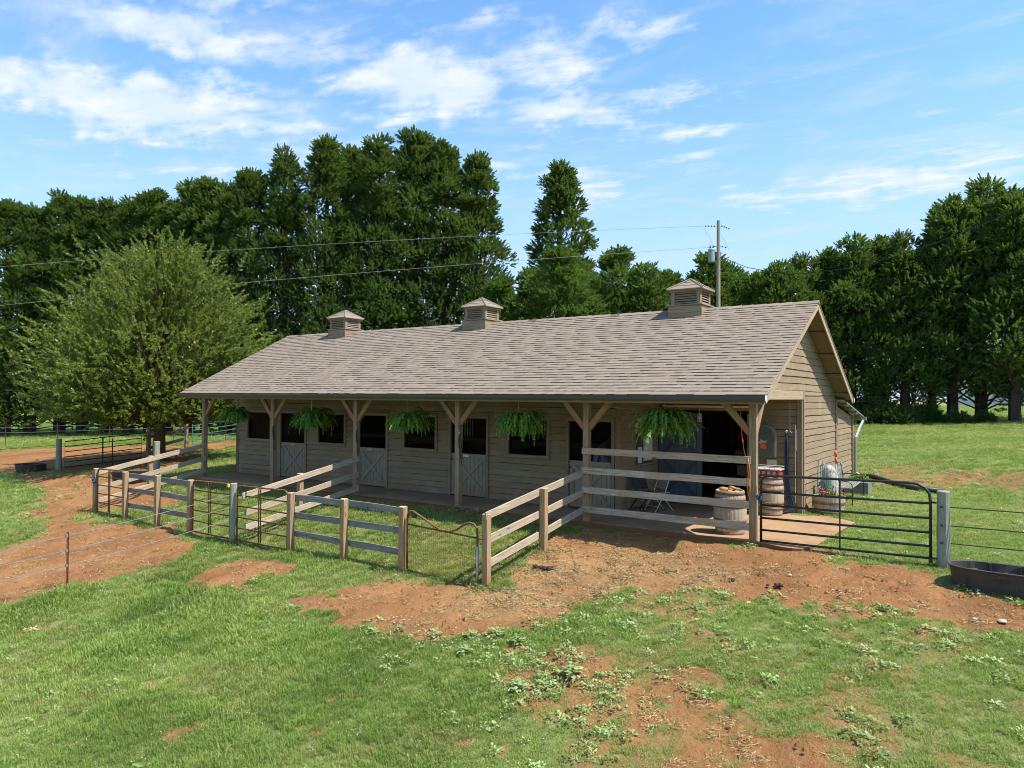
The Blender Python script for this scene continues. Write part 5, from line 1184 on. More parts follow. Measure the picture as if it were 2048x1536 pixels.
t = thing('power_line', (-8.57, 23.38, 10.27), 'dark sagging power line running right from the utility pole', 'power line')
m = MB(); m.tube([(-8.57, 23.38, 10.27), (-7.8, 22.9, 9.82), (-6.8, 22.3, 9.30), (-5.49, 21.50, 8.862), (-3.73, 19.9, 8.36), (-1.4, 18.3, 8.14), (.4, 16.4, 8.10), (1.93, 14.7, 8.165), (3.2, 13.2, 8.25), (4.43, 11.8, 8.42), (6.4, 9.6, 8.9)], .016, 5); m.build('wire', MAT['wire_dark'], t, smooth=True)
# ------------------------------------------------------------ far house seen between the trunks
hb = float(terr(np.array([8.]), np.array([80.]))[0])
t = thing('white_house', (8, 84, hb), 'far white house with a red roof glimpsed between the right-hand trunks', 'house')
m = MB(); m.box((-1.5, 80, hb-.2), (17, 88, hb+3.1)); m.build('wall', MAT['house_white'], t)
m = MB(); m.add([(-2, 79.4, hb+3.05), (17.5, 79.4, hb+3.05), (17.5, 84, hb+4.9), (-2, 84, hb+4.9), (17.5, 88.6, hb+3.05), (-2, 88.6, hb+3.05)], [(0, 1, 2, 3), (3, 2, 4, 5), (0, 3, 5), (1, 4, 2), (0, 5, 4, 1)]); m.build('roof', MAT['house_red'], t)
for x in (.2, 2.8, 5.2, 8.5, 11, 14):
    m = MB(); m.box((x, 79.93, hb+1.0), (x+1.0, 79.99, hb+2.3)); m.build('window', MAT['window_dark'], t)
# ------------------------------------------------------------ trees
def rotto(d):
    """(n,3) directions -> (n,3,3) frames whose third column is d"""
    d = d/np.linalg.norm(d, axis=1, keepdims=True)
    r = np.tile(np.array([[.31, .77, .12]]), (len(d), 1)); u = np.cross(r, d); u /= np.linalg.norm(u, axis=1, keepdims=True); v = np.cross(d, u)
    return np.stack([u, v, d], 2)
def plume_templates(rs, n_t=8, n_l=40, ln=.30, wd=.085, sp=.9, bare=.1):
    out = []
    for _ in range(n_t):
        t = rs.uniform(bare, 1, n_l)**.85; ph = rs.uniform(0, 2*np.pi, n_l); ti = rs.uniform(.35, sp, n_l)*(1-.45*t)
        base = np.stack([rs.normal(0, .012, n_l), rs.normal(0, .012, n_l), t*.82], 1)
        d = np.stack([np.sin(ti)*np.cos(ph), np.sin(ti)*np.sin(ph), np.cos(ti)], 1)
        L = ln*(1.05-.62*t)*rs.uniform(.75, 1.25, n_l)
        s = np.cross(d, rs.normal(size=(n_l, 3))); s /= np.linalg.norm(s, axis=1, keepdims=True)
        w = wd*rs.uniform(.7, 1.2, n_l)*.5
        mid = base+d*L[:, None]*.38
        tri = np.stack([base, mid+s*w[:, None], base+d*L[:, None], mid-s*w[:, None]], 1)     # lozenge
        out.append(tri)
    return np.array(out)     # (T,n,4,3)
def place(tpl, rs, pos, dirs, scale, tint):
    k = rs.integers(0, len(tpl), len(pos)); Rm = rotto(dirs); a = rs.uniform(0, 2*np.pi, len(pos))
    ca_, sa_ = np.cos(a), np.sin(a); Z = np.zeros((len(pos), 3, 3)); Z[:, 0, 0] = ca_; Z[:, 0, 1] = -sa_; Z[:, 1, 0] = sa_; Z[:, 1, 1] = ca_; Z[:, 2, 2] = 1
    Rm = Rm @ Z; V = np.einsum('nij,nlqj->nlqi', Rm, tpl[k])*scale[:, None, None, None]+pos[:, None, None, :]
    nl = tpl.shape[1]; T = np.repeat(tint, nl)+rs.normal(0, .10, len(pos)*nl)
    return V.reshape(-1, 4, 3), np.clip(T, 0, 1)
def quads_mesh(name, V, T, mat):
    n = len(V); F = np.arange(n*4).reshape(n, 4); return np_mesh(name, V.reshape(-1, 3), F, mat, dict(tint=('FACE', T)))
def limbs_mesh(name, segs, mat, n=5):
    m = MB()
    for pts, r in segs: m.tube(pts, r, n, cap=False)
    me = bpy.data.meshes.new(name); me.from_pydata(m.v, [], m.f); me.materials.append(mat); return me
TREE = {}
def cypress(key, seed, H, Rm, nbr, npl, lo=1.0, open_=0., leaders=4, power=2.2, mat='cypress_leaf'):
    rs = np.random.default_rng(seed); tpl = plume_templates(rs)
    ph0 = rs.uniform(0, 6.28, 4)
    def rad(h, a): return Rm*(1-h**power)**.9*(.90+.13*np.sin(3*a+ph0[0]+h*7)+.15*np.sin(2*a+ph0[1]-h*11)+.09*np.sin(5*a+ph0[2]+h*17))*np.minimum(1, .62+h*2.4)
    P = []; Dd = []; Sc = []; Tn = []; segs = []
    segs.append(([(0, 0, -.3), (.05, .02, H*.3), (-.04, .05, H*.62), (0, 0, H*.95)], [Rm*.13, Rm*.095, Rm*.055, .02]))
    lead = [(0., 0., 1.)]+[(rs.uniform(.15, .42)*Rm, rs.uniform(0, 6.28), rs.uniform(.76, .92)) for _ in range(leaders)]
    for (lr, la, lh) in lead[1:]:
        segs.append(([(0, 0, H*.35), (lr*.5*math.cos(la), lr*.5*math.sin(la), H*.55), (lr*math.cos(la), lr*math.sin(la), H*lh*.96)], [Rm*.05, Rm*.035, .015]))
    hs = np.sort(rs.uniform(lo/H, .97, nbr)**.92); az0 = 0.
    for h in hs:
        a = az0 = (az0+2.4+rs.normal(0, .4)) % 6.283; r = float(rad(h, a))*rs.uniform(.68, 1.12)
        if open_ > 0 and h < .5 and rs.random() < open_*(1-h/.5): 
            if rs.random() < .5: continue
            dead = True
        else: dead = False
        rise = rs.uniform(.45, 1.05); z1 = h*H; z0 = max(.4, z1-r*rise)
        end = np.array([r*math.cos(a), r*math.sin(a), z1]); st = np.array([0, 0, z0]); mid = (st+end)/2+np.array([0, 0, -.12*r])
        segs.append(([tuple(st), tuple(mid), tuple(end)], [.022+.014*r, .014+.008*r, .006]))
        if dead:
            for _ in range(4):
                q = rs.uniform(.4, 1); b0 = st*(1-q)+end*q; e2 = b0+np.array([math.cos(a+rs.normal(0, .6)), math.sin(a+rs.normal(0, .6)), rs.uniform(-.1, .7)])*rs.uniform(.4, .9); segs.append(([tuple(b0), tuple(e2)], [.012, .004]))
            k = int(npl*.25)
        else: k = npl
        tn = np.clip(rs.normal(.42, .24), .0, 1.); npf = max(1, int(round(r/1.15))); pos = []; dr = []
        for j in range(npf):                                  # a chain of puffs out along the limb
            kk = k//npf+(1 if j == npf-1 else 0); q = 1.-.30*j*rs.uniform(.7, 1.3); pr_ = rs.uniform(.50, 1.05)*(1-.62*h)
            c = st*(1-q)+end*q+rs.normal(0, .16, 3); d = rs.normal(size=(kk, 3)); d[:, 2] = d[:, 2]*.8+.25; d += .45*np.array([math.cos(a), math.sin(a), .1]); d /= np.linalg.norm(d, axis=1, keepdims=True)
            rr_ = pr_*rs.uniform(.25, 1., (kk, 1))**.5; pos.append(c+d*rr_*np.array([1.15, 1.15, .85])); dr.append(d*.8+np.array([math.cos(a)*.35, math.sin(a)*.35, .55])+rs.normal(0, .22, (kk, 3)))
        pos = np.concatenate(pos); dr = np.concatenate(dr); k = len(pos)
        P.append(pos); Dd.append(dr); Sc.append(rs.uniform(.34, .66, k)); Tn.append(np.clip(tn+rs.normal(0, .09, k), 0, 1))
    for (lr, la, lh) in lead:
        k = 60; q = rs.uniform(0, 1, k)**.7; c = np.array([lr*math.cos(la), lr*math.sin(la)])
        zz = H*lh-(1-q)*3.0; w_ = (1-q)*.46+.015; pos = np.stack([c[0]+rs.normal(0, 1, k)*w_*.7, c[1]+rs.normal(0, 1, k)*w_*.7, zz-.45], 1)
        dr = np.stack([rs.normal(0, .38, k), rs.normal(0, .38, k), np.ones(k)], 1); dr[:, :2] += (pos[:, :2]-c)*.9
        P.append(pos); Dd.append(dr); Sc.append(rs.uniform(.32, .6, k)); Tn.append(np.clip(rs.normal(.5, .12, k), 0, 1))
    P = np.concatenate(P); Dd = np.concatenate(Dd); Sc = np.concatenate(Sc); Tn = np.concatenate(Tn)
    V, T = place(tpl, rs, P, Dd, Sc, Tn)
    TREE[key] = (quads_mesh('crown', V, T, MAT[mat]), limbs_mesh('trunk', segs, MAT['bark']), H, Rm)
cypress('T1', 1, 18.0, 3.5, 190, 44, leaders=3, power=1.15); cypress('T2', 2, 18.0, 3.4, 190, 42, open_=.35, leaders=2, power=1.3); cypress('T3', 3, 18.0, 3.2, 190, 42, open_=.6, leaders=4, power=1.2)
cypress('S1', 4, 10.0, 2.25, 110, 34, .5, leaders=2, power=1.7, mat='cypress_leaf_light'); cypress('S2', 5, 10.0, 2.1, 105, 34, .5, leaders=3, power=1.9, mat='cypress_leaf_light')
cypress('R1', 6, 12.0, 2.6, 145, 40, 1.4, .6, leaders=3, mat='cypress_leaf'); cypress('R2', 7, 12.0, 2.5, 140, 40, 2.0, .8, leaders=4)
def tree(key, x, y, h, label, group, wf=1., name='cypress_tree', cat='tree'):
    z = float(terr(np.array([x]), np.array([y]))[0]); crown, trunk, H, Rm = TREE[key]
    t = thing(name, (x, y, z), label, cat, group)
    s = h/H; w_ = s*wf; M = Matrix.Translation((x, y, z)) @ Matrix.Rotation(random.uniform(0, 6.28), 4, 'Z') @ Matrix.Diagonal((w_, w_, s, 1))
    link(bpy.data.objects.new('crown', crown), t, M); link(bpy.data.objects.new('trunk', trunk), t, M.copy()); return t
GL, GM, GD, GE = 'dark cypresses of the long row at the left', 'tall cypresses towering behind the stable', 'low bright cypresses behind the stable ridge', 'cypresses behind the lawn at the right'
ordn = ['first', 'second', 'third', 'fourth', 'fifth', 'sixth', 'seventh', 'eighth', 'ninth', 'tenth', 'eleventh', 'twelfth']
for i, (x, y, h) in enumerate([(-57.7,8.7,17.6),(-56.2,9.8,17.1),(-54.6,11.1,18.1),(-53.1,12.1,17.7),(-51.5,13.1,17.4),(-49.1,13.4,17.2),(-47.1,13.9,17.6),(-45.2,14.3,16.5),(-43.3,14.6,17.6),(-41.4,14.8,17.6),(-39.9,15.2,17.0)]):
    tree(('T1', 'T2', 'T3')[(i*2+1) % 3], x, y, h, f'{ordn[i]} cypress from the left edge in the dark row behind the leafy tree', GL, 1.08)
ML = ['tall cypress at the left shoulder of the highest clump, right of the leafy tree', 'tall cypress with a thin pointed spire above the left end of the roof', 'tall broad cypress left of the highest tip, above the leftmost cupola', 'tall cypress with a rounded double top in the middle of the highest clump', 'tall cypress just left of the highest tree tip', 'tallest cypress of all, its tip the highest point of the tree line', 'tall cypress right of the highest tip', 'outermost right cypress of the tall clump, above the middle cupola']
for i, (x, y, h) in enumerate([(-37.5,15.2,17.6),(-35.4,16.4,18.8),(-32.9,17.8,19.5),(-32.8,20.2,19.5),(-29.9,19.6,19.4),(-28.6,21.6,20.2),(-26.8,22.4,19.2),(-25.1,23.8,18.5)]):
    tree(('T2', 'T1', 'T3')[(i*2) % 3], x, y, h, ML[i], GM, 1.02 if i != 1 else .9)
tree('T1', -22.6, 30.4, 19.0, 'lone tall cypress standing free in the sky between the clump and the utility pole', GM, 1.12)
DL = ['low bright cypress just right of the middle cupola', 'low bright cypress at the foot of the lone tall cypress, left side', 'low broad bright cypress directly in front of the lone tall cypress', 'low bright cypress at the right foot of the lone tall cypress', 'low cypress with a slim pointed tip right of the lone tall cypress', 'low twin-topped cypress midway between the lone cypress and the right cupola', 'low cypress tip showing left of the right cupola', 'small cypress tip just above the right cupola', 'low cypress behind the utility pole transformer', 'low feathery cypress immediately right of the utility pole', 'low cypress above the right part of the ridge, under the dark power line', 'low cypress above the roof end where the power line meets the trees']
for i, (x, y, h) in enumerate([(-21.5,21.5,9.5),(-20.5,23.4,10.4),(-17.3,21.9,10.7),(-16.8,24.5,9.7),(-15.9,26.1,11.0),(-14.0,25.9,10.0),(-13.8,29.2,9.6),(-12.6,30.7,9.8),(-11.5,30.1,10.5),(-10.8,32.4,10.3),(-8.6,30.0,8.9),(-7.1,29.3,9.6)]):
    tree(('S1', 'S2')[i % 2], x, y, h, DL[i], GD, 1.15 if i == 2 else 1.)
EL_ = ['first cypress right of the gable peak', 'second cypress right of the gable peak', 'third cypress right of the gable peak', 'fourth cypress right of the gable peak', 'fifth cypress right of the gable peak', 'sixth cypress right of the gable, beside the taller right-hand group']
for i, (x, y, h) in enumerate([(-6.1,31.0,9.9),(-5.0,32.4,10.4),(-3.6,31.8,10.8),(-2.2,33.2,10.8),(-.9,32.0,10.5),(.3,33.4,10.0)]):
    tree(('R1', 'R2')[i % 2], x, y, h, EL_[i], GE, 1.02)
FL_ = ['leftmost of the taller cypresses at the right edge, bare trunk showing', 'highest cypress at the right edge of the photo', 'cypress with a dark bare lower trunk near the right edge', 'cypress cut by the right edge of the photo']
for i, (x, y, h) in enumerate([(1.4,32.7,12.3),(2.7,33.9,13.2),(4.2,32.3,12.2),(5.6,33.3,12.6)]):
    tree(('R2', 'R1')[i % 2], x, y, h, FL_[i], GE, .98)
# leafy tree
def leafy(seed, H, Rx):
    rs = np.random.default_rng(seed); tpl = plume_templates(rs, 10, 40, .16, .085, 1.35, .02); segs = []
    segs.append(([(0, 0, -.3), (.02, .03, 1.2), (-.03, .05, 2.6), (.05, 0, 4.6), (0, .05, 7.4)], [.30, .235, .20, .13, .03]))
    P = []; Dd = []; Sc = []; Tn = []; nb = 190
    for i in range(nb):
        h = (i+.5)/nb; a = i*2.39996+rs.normal(0, .3); hh = .17+.80*h
        prof = math.sin(math.pi*min(1, (hh-.06)/.97)**.72)**.75
        r = Rx*prof*rs.uniform(.72, 1.1); z1 = hh*H+rs.normal(0, .2); z0 = max(1.7, z1*(.55+.25*h)-r*.25)
        end = np.array([r*math.cos(a), r*math.sin(a), z1]); st = np.array([0, 0, min(z0, 7.0)]); mid = st*.5+end*.5+np.array([math.cos(a), math.sin(a), .0])*.08*r
        if h > .12: mid[2] -= .05*r
        segs.append(([tuple(st), tuple(mid), tuple(end)], [.03+.012*r, .018+.007*r, .005]))
        k = int(16+r*4.6); q = rs.uniform(.22, 1.05, k)**.62; pos = st*(1-q[:, None])**2+mid*(2*q*(1-q))[:, None]+end*(q**2)[:, None]+rs.normal(0, .17+.085*r, (k, 3))
        pos[:, 2] = np.maximum(pos[:, 2], 1.75+rs.uniform(0, .5, k))
        ou = pos.copy(); ou[:, 2] = 0; ou /= np.linalg.norm(ou, axis=1, keepdims=True)+1e-6
        up = .15+1.2*h; dr = ou*rs.uniform(.5, 1.1, (k, 1))+np.array([0, 0, 1])*rs.uniform(up*.4, up*1.1, (k, 1))+rs.normal(0, .35, (k, 3))
        tn = np.clip(rs.normal(.45, .15), 0, 1)
        P.append(pos); Dd.append(dr); Sc.append(rs.uniform(.5, 1.15, k)); Tn.append(np.clip(tn+rs.normal(0, .1, k), 0, 1))
    P = np.concatenate(P); Dd = np.concatenate(Dd); Sc = np.concatenate(Sc); Tn = np.concatenate(Tn)
    V, T = place(tpl, rs, P, Dd, Sc, Tn)
    TREE['oak'] = (quads_mesh('crown', V, T, MAT['oak_leaf']), limbs_mesh('trunk', segs, MAT['bark_brown'], 8), H, Rx)
leafy(21, 9.5, 4.35)
tree('oak', -26.3, 2.9, 9.5, 'round leafy yellow-green tree standing in the yard left of the stable', None, name='leafy_tree')
# undergrowth
def shrub(key, seed, r, h, n):
    rs = np.random.default_rng(seed); tpl = plume_templates(rs, 6, 26, .34, .14, 1.2, .0)
    d = rs.normal(size=(n, 3)); d[:, 2] = np.abs(d[:, 2]); d /= np.linalg.norm(d, axis=1, keepdims=True); q = rs.uniform(.2, 1, n)**.5
    pos = d*q[:, None]*np.array([r, r*.8, h*.85]); V, T = place(tpl, rs, pos, d+np.array([0, 0, .6])+rs.normal(0, .3, (n, 3)), rs.uniform(.3, .55, n), np.clip(rs.normal(.45, .2, n), 0, 1))
    TREE[key] = quads_mesh('shrub', V, T, MAT['shrub_leaf'])
shrub('b1', 31, 1.3, 1.0, 420); shrub('b2', 32, 1.1, 1.4, 420)
for i, (x, y, s, lab) in enumerate([(-3.6,29.8,1.1,'dark shrub at the tree foot just right of the lean-to roof'),(-2.3,30.6,1.2,'second dark shrub right of the lean-to, under the cypresses'),(-1.0,30.2,.9,'low dark shrub under the middle of the right-hand cypresses'),(.2,30.9,.8,'dark shrub under the cypresses, midway along the lawn edge'),(1.7,30.6,.6,'brighter shrub at the foot of the thick bare trunk'),(2.9,31.2,.45,'small shrub between the two right-hand bare trunks'),(-5.2,29.5,1.2,'dark shrub directly behind the lean-to roof')]):
    o = link(bpy.data.objects.new('shrub', TREE[('b1', 'b2')[i % 2]]), None, Matrix.Translation((x, y, float(terr(np.array([x]), np.array([y]))[0]))) @ Matrix.Rotation(i*1.3, 4, 'Z') @ Matrix.Scale(s, 4)); tag(o, lab, 'shrub', 'shrubs along the right-hand tree foot')

# ------------------------------------------------------------ grass, weeds, litter (geometry-node scatters, real small meshes)
def blade_tuft(name, n, L, rad, wd, mat, lean=.7, flat=False):
    v = []; f = []
    for i in range(n):
        a = rng.uniform(0, 6.283); r = rad*math.sqrt(rng.uniform()); x, y = r*math.cos(a), r*math.sin(a); a2 = a+rng.normal(0, .9); l = L*rng.uniform(.55, 1.2); ln = lean*rng.uniform(.25, 1.25)
        dx, dy = math.cos(a2), math.sin(a2); sx, sy = -dy*wd/2, dx*wd/2; o = len(v)
        h1 = l*.55*math.cos(ln*.5); d1 = l*.55*math.sin(ln*.5); h2 = h1+l*.45*math.cos(ln*1.5); d2 = d1+l*.45*math.sin(ln*1.5)
        v += [(x-sx, y-sy, -.01), (x+sx, y+sy, -.01), (x+dx*d1+sx*.8, y+dy*d1+sy*.8, h1), (x+dx*d1-sx*.8, y+dy*d1-sy*.8, h1), (x+dx*d2, y+dy*d2, max(.004, h2))]
        f += [(o, o+1, o+2, o+3), (o+3, o+2, o+4)]
    me = bpy.data.meshes.new(name); me.from_pydata(v, [], f); me.materials.append(MAT[mat]); return bpy.data.objects.new(name, me)
def broad_tuft(name, n, rad, ls, mat, h=.07):
    v = []; f = []
    for i in range(n):
        a = rng.uniform(0, 6.283); r = rad*math.sqrt(rng.uniform()); c = np.array([r*math.cos(a), r*math.sin(a), h*rng.uniform(.2, 1)*(1-.5*r/rad)]); d = np.array([math.cos(a+rng.normal(0, .6)), math.sin(a+rng.normal(0, .6)), rng.uniform(-.2, .6)]); d /= np.linalg.norm(d)
        s = np.cross(d, (0, 0, 1)); s /= np.linalg.norm(s)+1e-9; l = ls*rng.uniform(.6, 1.25); o = len(v)
        v += [tuple(c), tuple(c+d*l*.5+s*l*.34), tuple(c+d*l), tuple(c+d*l*.5-s*l*.34+np.array([0, 0, .01]))]; f += [(o, o+1, o+2, o+3)]
    me = bpy.data.meshes.new(name); me.from_pydata(v, [], f); me.materials.append(MAT[mat]); return bpy.data.objects.new(name, me)
def bits(name, kind, n, rad, size, mat):
    m = MB()
    for i in range(n):
        a = rng.uniform(0, 6.283); r = rad*math.sqrt(rng.uniform()); x, y = r*math.cos(a), r*math.sin(a); s = size*rng.uniform(.5, 1.4); z = 0
        if kind == 'straw':
            b2 = rng.uniform(0, 6.283); dx, dy = math.cos(b2)*s/2, math.sin(b2)*s/2; w_ = .0022; t_ = rng.uniform(-.008, .012)
            m.add([(x-dx-dy*w_/s*2, y-dy+dx*w_/s*2, .006), (x-dx+dy*w_/s*2, y-dy-dx*w_/s*2, .010), (x+dx+dy*w_/s*2, y+dy-dx*w_/s*2, .012+t_), (x+dx-dy*w_/s*2, y+dy+dx*w_/s*2, .016+t_)], [(0, 1, 2, 3)])
        else:
            q = [(-1,-.2,0),(.1,-1,0),(1,.1,0),(-.1,.9,0)]; zz = .5 if kind == 'stone' else .8
            m.add([(x+s*a_*rng.uniform(.7, 1.1), y+s*b_*rng.uniform(.7, 1.1), -.004+(z if kind != 'flower' else .05)) for a_, b_, _ in q]+[(x, y, s*zz+(z if kind != 'flower' else .05)), (x, y, -s*.4+(z if kind != 'flower' else .05))], [(0,1,4),(1,2,4),(2,3,4),(3,0,4),(1,0,5),(2,1,5),(3,2,5),(0,3,5)])
    me = bpy.data.meshes.new(name); me.from_pydata(m.v, [], m.f); me.materials.append(MAT[mat]); return bpy.data.objects.new(name, me)
def scatter(name, X, Y, scl, variants, tint=None, dry=None, zoff=0., tiltn=.12):
    n = len(X); Z = gz(X, Y); cl = sst(-np.hypot(X+5, Y+3), -26, -18)
    Z = Z+cl*(fbm(X, Y, 2.2, 3, 61)-.5)*.075*sst(np.maximum(np.abs(np.minimum(Y, 0)), (X > 1.5)*1.), .05, .5)+zoff
    me = bpy.data.meshes.new(name); me.vertices.add(n); me.vertices.foreach_set('co', np.stack([X, Y, Z], 1).astype(np.float32).ravel())
    def A(nm, ty, arr, key='value'): at = me.attributes.new(nm, ty, 'POINT'); at.data.foreach_set(key, arr.ravel())
    rot = np.stack([rng.normal(0, tiltn, n), rng.normal(0, tiltn, n), rng.uniform(0, 6.283, n)], 1).astype(np.float32)
    A('rot', 'FLOAT_VECTOR', rot, 'vector'); A('scl', 'FLOAT', scl.astype(np.float32)); A('idx', 'INT', rng.integers(0, len(variants), n).astype(np.int32))
    A('tint', 'FLOAT', (tint if tint is not None else rng.uniform(0, 1, n)).astype(np.float32)); A('dry', 'FLOAT', (dry if dry is not None else np.zeros(n)).astype(np.float32))
    col = bpy.data.collections.new(name+'_tufts')
    for v in variants: col.objects.link(v)
    ng = bpy.data.node_groups.new(name, 'GeometryNodeTree'); ng.interface.new_socket('Geometry', in_out='INPUT', socket_type='NodeSocketGeometry'); ng.interface.new_socket('Geometry', in_out='OUTPUT', socket_type='NodeSocketGeometry')
    gi = ng.nodes.new('NodeGroupInput'); go = ng.nodes.new('NodeGroupOutput'); ci = ng.nodes.new('GeometryNodeCollectionInfo'); ci.inputs['Collection'].default_value = col
    ci.inputs['Separate Children'].default_value = True; ci.inputs['Reset Children'].default_value = True
    ip = ng.nodes.new('GeometryNodeInstanceOnPoints'); ip.inputs['Pick Instance'].default_value = True
    def na(nm, ty): nd = ng.nodes.new('GeometryNodeInputNamedAttribute'); nd.data_type = ty; nd.inputs[0].default_value = nm; return nd.outputs[0]
    L = ng.links.new; L(gi.outputs[0], ip.inputs['Points']); L(ci.outputs[0], ip.inputs['Instance']); L(na('idx', 'INT'), ip.inputs['Instance Index'])
    L(na('rot', 'FLOAT_VECTOR'), ip.inputs['Rotation']); L(na('scl', 'FLOAT'), ip.inputs['Scale']); L(ip.outputs[0], go.inputs[0])
    o = bpy.data.objects.new(name, me); link(o); md = o.modifiers.new('scatter', 'NODES'); md.node_group = ng
    return tag(o, kind='stuff')
def fan(n_at, r0, r1, dens, pw, a0=-14, a1=86, knee=10.):
    """points over the ground around the viewpoint, thinning with distance; angles left of +Y"""
    rr = np.linspace(r0, r1, 400); w_ = dens*np.where(rr < knee, 1, (knee/rr)**pw)*rr*R(a1-a0); N = int(w_.sum()*(rr[1]-rr[0])*n_at)
    c = np.cumsum(w_); c /= c[-1]; r = np.interp(rng.uniform(0, 1, N), c, rr)+rng.uniform(-.1, .1, N); a = np.radians(rng.uniform(a0, a1, N))
    return CAM[0]-np.sin(a)*r, CAM[1]+np.cos(a)*r, r
def onslab(x, y):
    sd = sdpoly(x, y, SLAB); return sd > -.02
X, Y, r = fan(1., 4.5, 85, 200, 1.55)
dm = dirtmask(X, Y)+rng.normal(0, .12, len(X)); keep = (rng.uniform(0, 1, len(X)) > sst(dm, .18, .72)*.975) & ~onslab(X, Y)
keep &= ~((Y > 29.5) & (X > -8) & (rng.uniform(0, 1, len(X)) < .6))
X, Y, r, dm = X[keep], Y[keep], r[keep], dm[keep]
lush = fbm(X, Y, .5, 3, 91); longf = sst(-X, 2.5, 7)*sst(-Y, 5.0, 6.6)
scl = (.62+.55*fbm(X, Y, 1.1, 3, 15)+.75*longf*sst(lush, .4, .6))*(1+.028*np.maximum(0, r-10))*rng.uniform(.75, 1.25, len(X))
scl = np.where((X > -1) | (Y > 0), scl*.82, scl)*(1-.45*sst(dm, .2, .5))
tint = np.clip(.44+(fbm(X, Y, .55, 4, 71)-.5)*1.3+rng.normal(0, .13, len(X)), 0, 1); tint = np.clip(tint+.18*sst(Y, 4, 9)*(X > -1), 0, 1)
dry = np.clip(drymask(X, Y)*rng.uniform(.2, 1.2, len(X))*.8+(rng.uniform(0, 1, len(X)) < .05)*.6, 0, .95)
GV = [blade_tuft(f'grass_tuft_{i}', 28, .078, .10, .0085, 'grass_blade', 1.25) for i in range(5)]
scatter('grass', X, Y, scl, GV, tint, dry)
# taller rank grass: clumps round the post feet and through the rough turf at the left
posts = [(-18.1,-3.6),(-16.43,-3.6),(-14.77,-3.6),(-13.21,-3.6),(-11.39,-3.6),(-9.24,-3.6),(-7.51,-3.6),(-5.82,-3.6),(-3.8,-3.6),(-3.63,-1.84),(3.17,0),(-12.45,-6.85),(-10.98,-1.94),(-28.6,-.1),(-20.2,-.6)]
TX = [rng.normal(px, .11, 16) for px, py in posts]; TY = [rng.normal(py, .09, 16) for px, py in posts]
X2, Y2, r2 = fan(1., 5, 26, 16, 1.); k = (rng.uniform(0, 1, len(X2)) < (.10+.9*sst(fbm(X2, Y2, 1.6, 3, 44), .52, .66)*sst(-X2, 0, 5)*sst(-Y2, 4.4, 5.6))) & (dirtmask(X2, Y2) < .25) & ~onslab(X2, Y2)
k2 = (rng.uniform(0, 1, len(X2)) < .09) & (dirtmask(X2, Y2) > .25) & (dirtmask(X2, Y2) < .8) & ~onslab(X2, Y2); k |= k2
X2 = np.concatenate(TX+[X2[k]]); Y2 = np.concatenate(TY+[Y2[k]])
scatter('tall_grass', X2, Y2, rng.uniform(.55, 1.35, len(X2)), [blade_tuft(f'tall_tuft_{i}', 30, .045, .17, .0085, 'grass_blade', 1.15) for i in range(4)], np.clip(rng.normal(.5, .2, len(X2)), 0, 1), np.clip(rng.normal(.12, .15, len(X2)), 0, .7))
# weeds: low broad-leaved plants
X, Y, r = fan(1., 5, 40, 31, 1.3); dmk = dirtmask(X, Y); sm = fbm(X, Y, .7, 4, 55)
zone = np.maximum(sst(sm, .52, .64)*sst(dmk, .03, .3)*(1-sst(dmk, .62, .85))*1.2, .30*sst(fbm(X, Y, 1.4, 3, 56), .55, .66)*(dmk < .5))
gl = sdpoly(X, Y, [(-19.2,-5.2),(-21.5,-2.6),(-27,-1.9),(-30,-2.6),(-24,-6.5),(-19,-7.5)]); zone = np.maximum(zone, .9*sst(gl+(sm-.5)*3, -.3, .6))
rw_ = sdpoly(X, Y, [(-2.2,-4.6),(-1.2,-3.2),(.2,-2.9),(.6,-3.6),(-.4,-4.5),(-1.7,-5.2),(-3.9,-5.9),(-5.,-6.1),(-3.4,-6.5),(-1.8,-6.0)]); zone = np.maximum(zone, .8*sst(rw_+(sm-.5)*1.6, -.25, .3)*sst(fbm(X, Y, 2.4, 3, 59), .35, .6))
rt_ = (X > -2.5)*(X < 5)*(Y < -2.3)*(Y > -4.6); zone = np.maximum(zone, rt_*.7*sst(fbm(X, Y, 1.5, 3, 58), .42, .58)*(dmk < .8))
k = (rng.uniform(0, 1, len(X)) < zone) & ~onslab(X, Y); X, Y = X[k], Y[k]
scatter('low_weeds', X, Y, rng.uniform(.6, 1.35, len(X)), [broad_tuft(f'weed_tuft_{i}', 26, .085, .040, 'weed_leaf') for i in range(4)])
# straw, stones, clover
X, Y, r = fan(1., 5, 32, 75, 1.1); z = np.maximum(strawmask(X, Y)*.95, .26*sst(dirtmask(X, Y), .3, .7)*.7); k = (rng.uniform(0, 1, len(X)) < z) & ~onslab(X, Y); X, Y = X[k], Y[k]
scatter('straw_litter', X, Y, rng.uniform(.7, 1.3, len(X)), [bits(f'straw_bits_{i}', 'straw', 26, .13, .075, 'straw') for i in range(4)], tiltn=.03)
X, Y, r = fan(1., 5, 34, 14, 1.2); k = (rng.uniform(0, 1, len(X)) < .55*sst(dirtmask(X, Y), .4, .8)) & ~onslab(X, Y); X, Y = X[k], Y[k]
scatter('pebbles', X, Y, rng.uniform(.5, 1.5, len(X))**1.5, [bits(f'pebble_bits_{i}', 'stone', 5, .14, .011, 'stone') for i in range(3)], tiltn=.03)
X, Y, r = fan(1., 5, 34, 22, 1.2); k = (rng.uniform(0, 1, len(X)) < .6*sst(dirtmask(X, Y), .4, .8)) & ~onslab(X, Y); X, Y = X[k], Y[k]
scatter('clay_clods', X, Y, rng.uniform(.4, 1.6, len(X))**1.6, [bits(f'clod_bits_{i}', 'clod', 4, .16, .014, 'clod_clay') for i in range(3)], tiltn=.03)
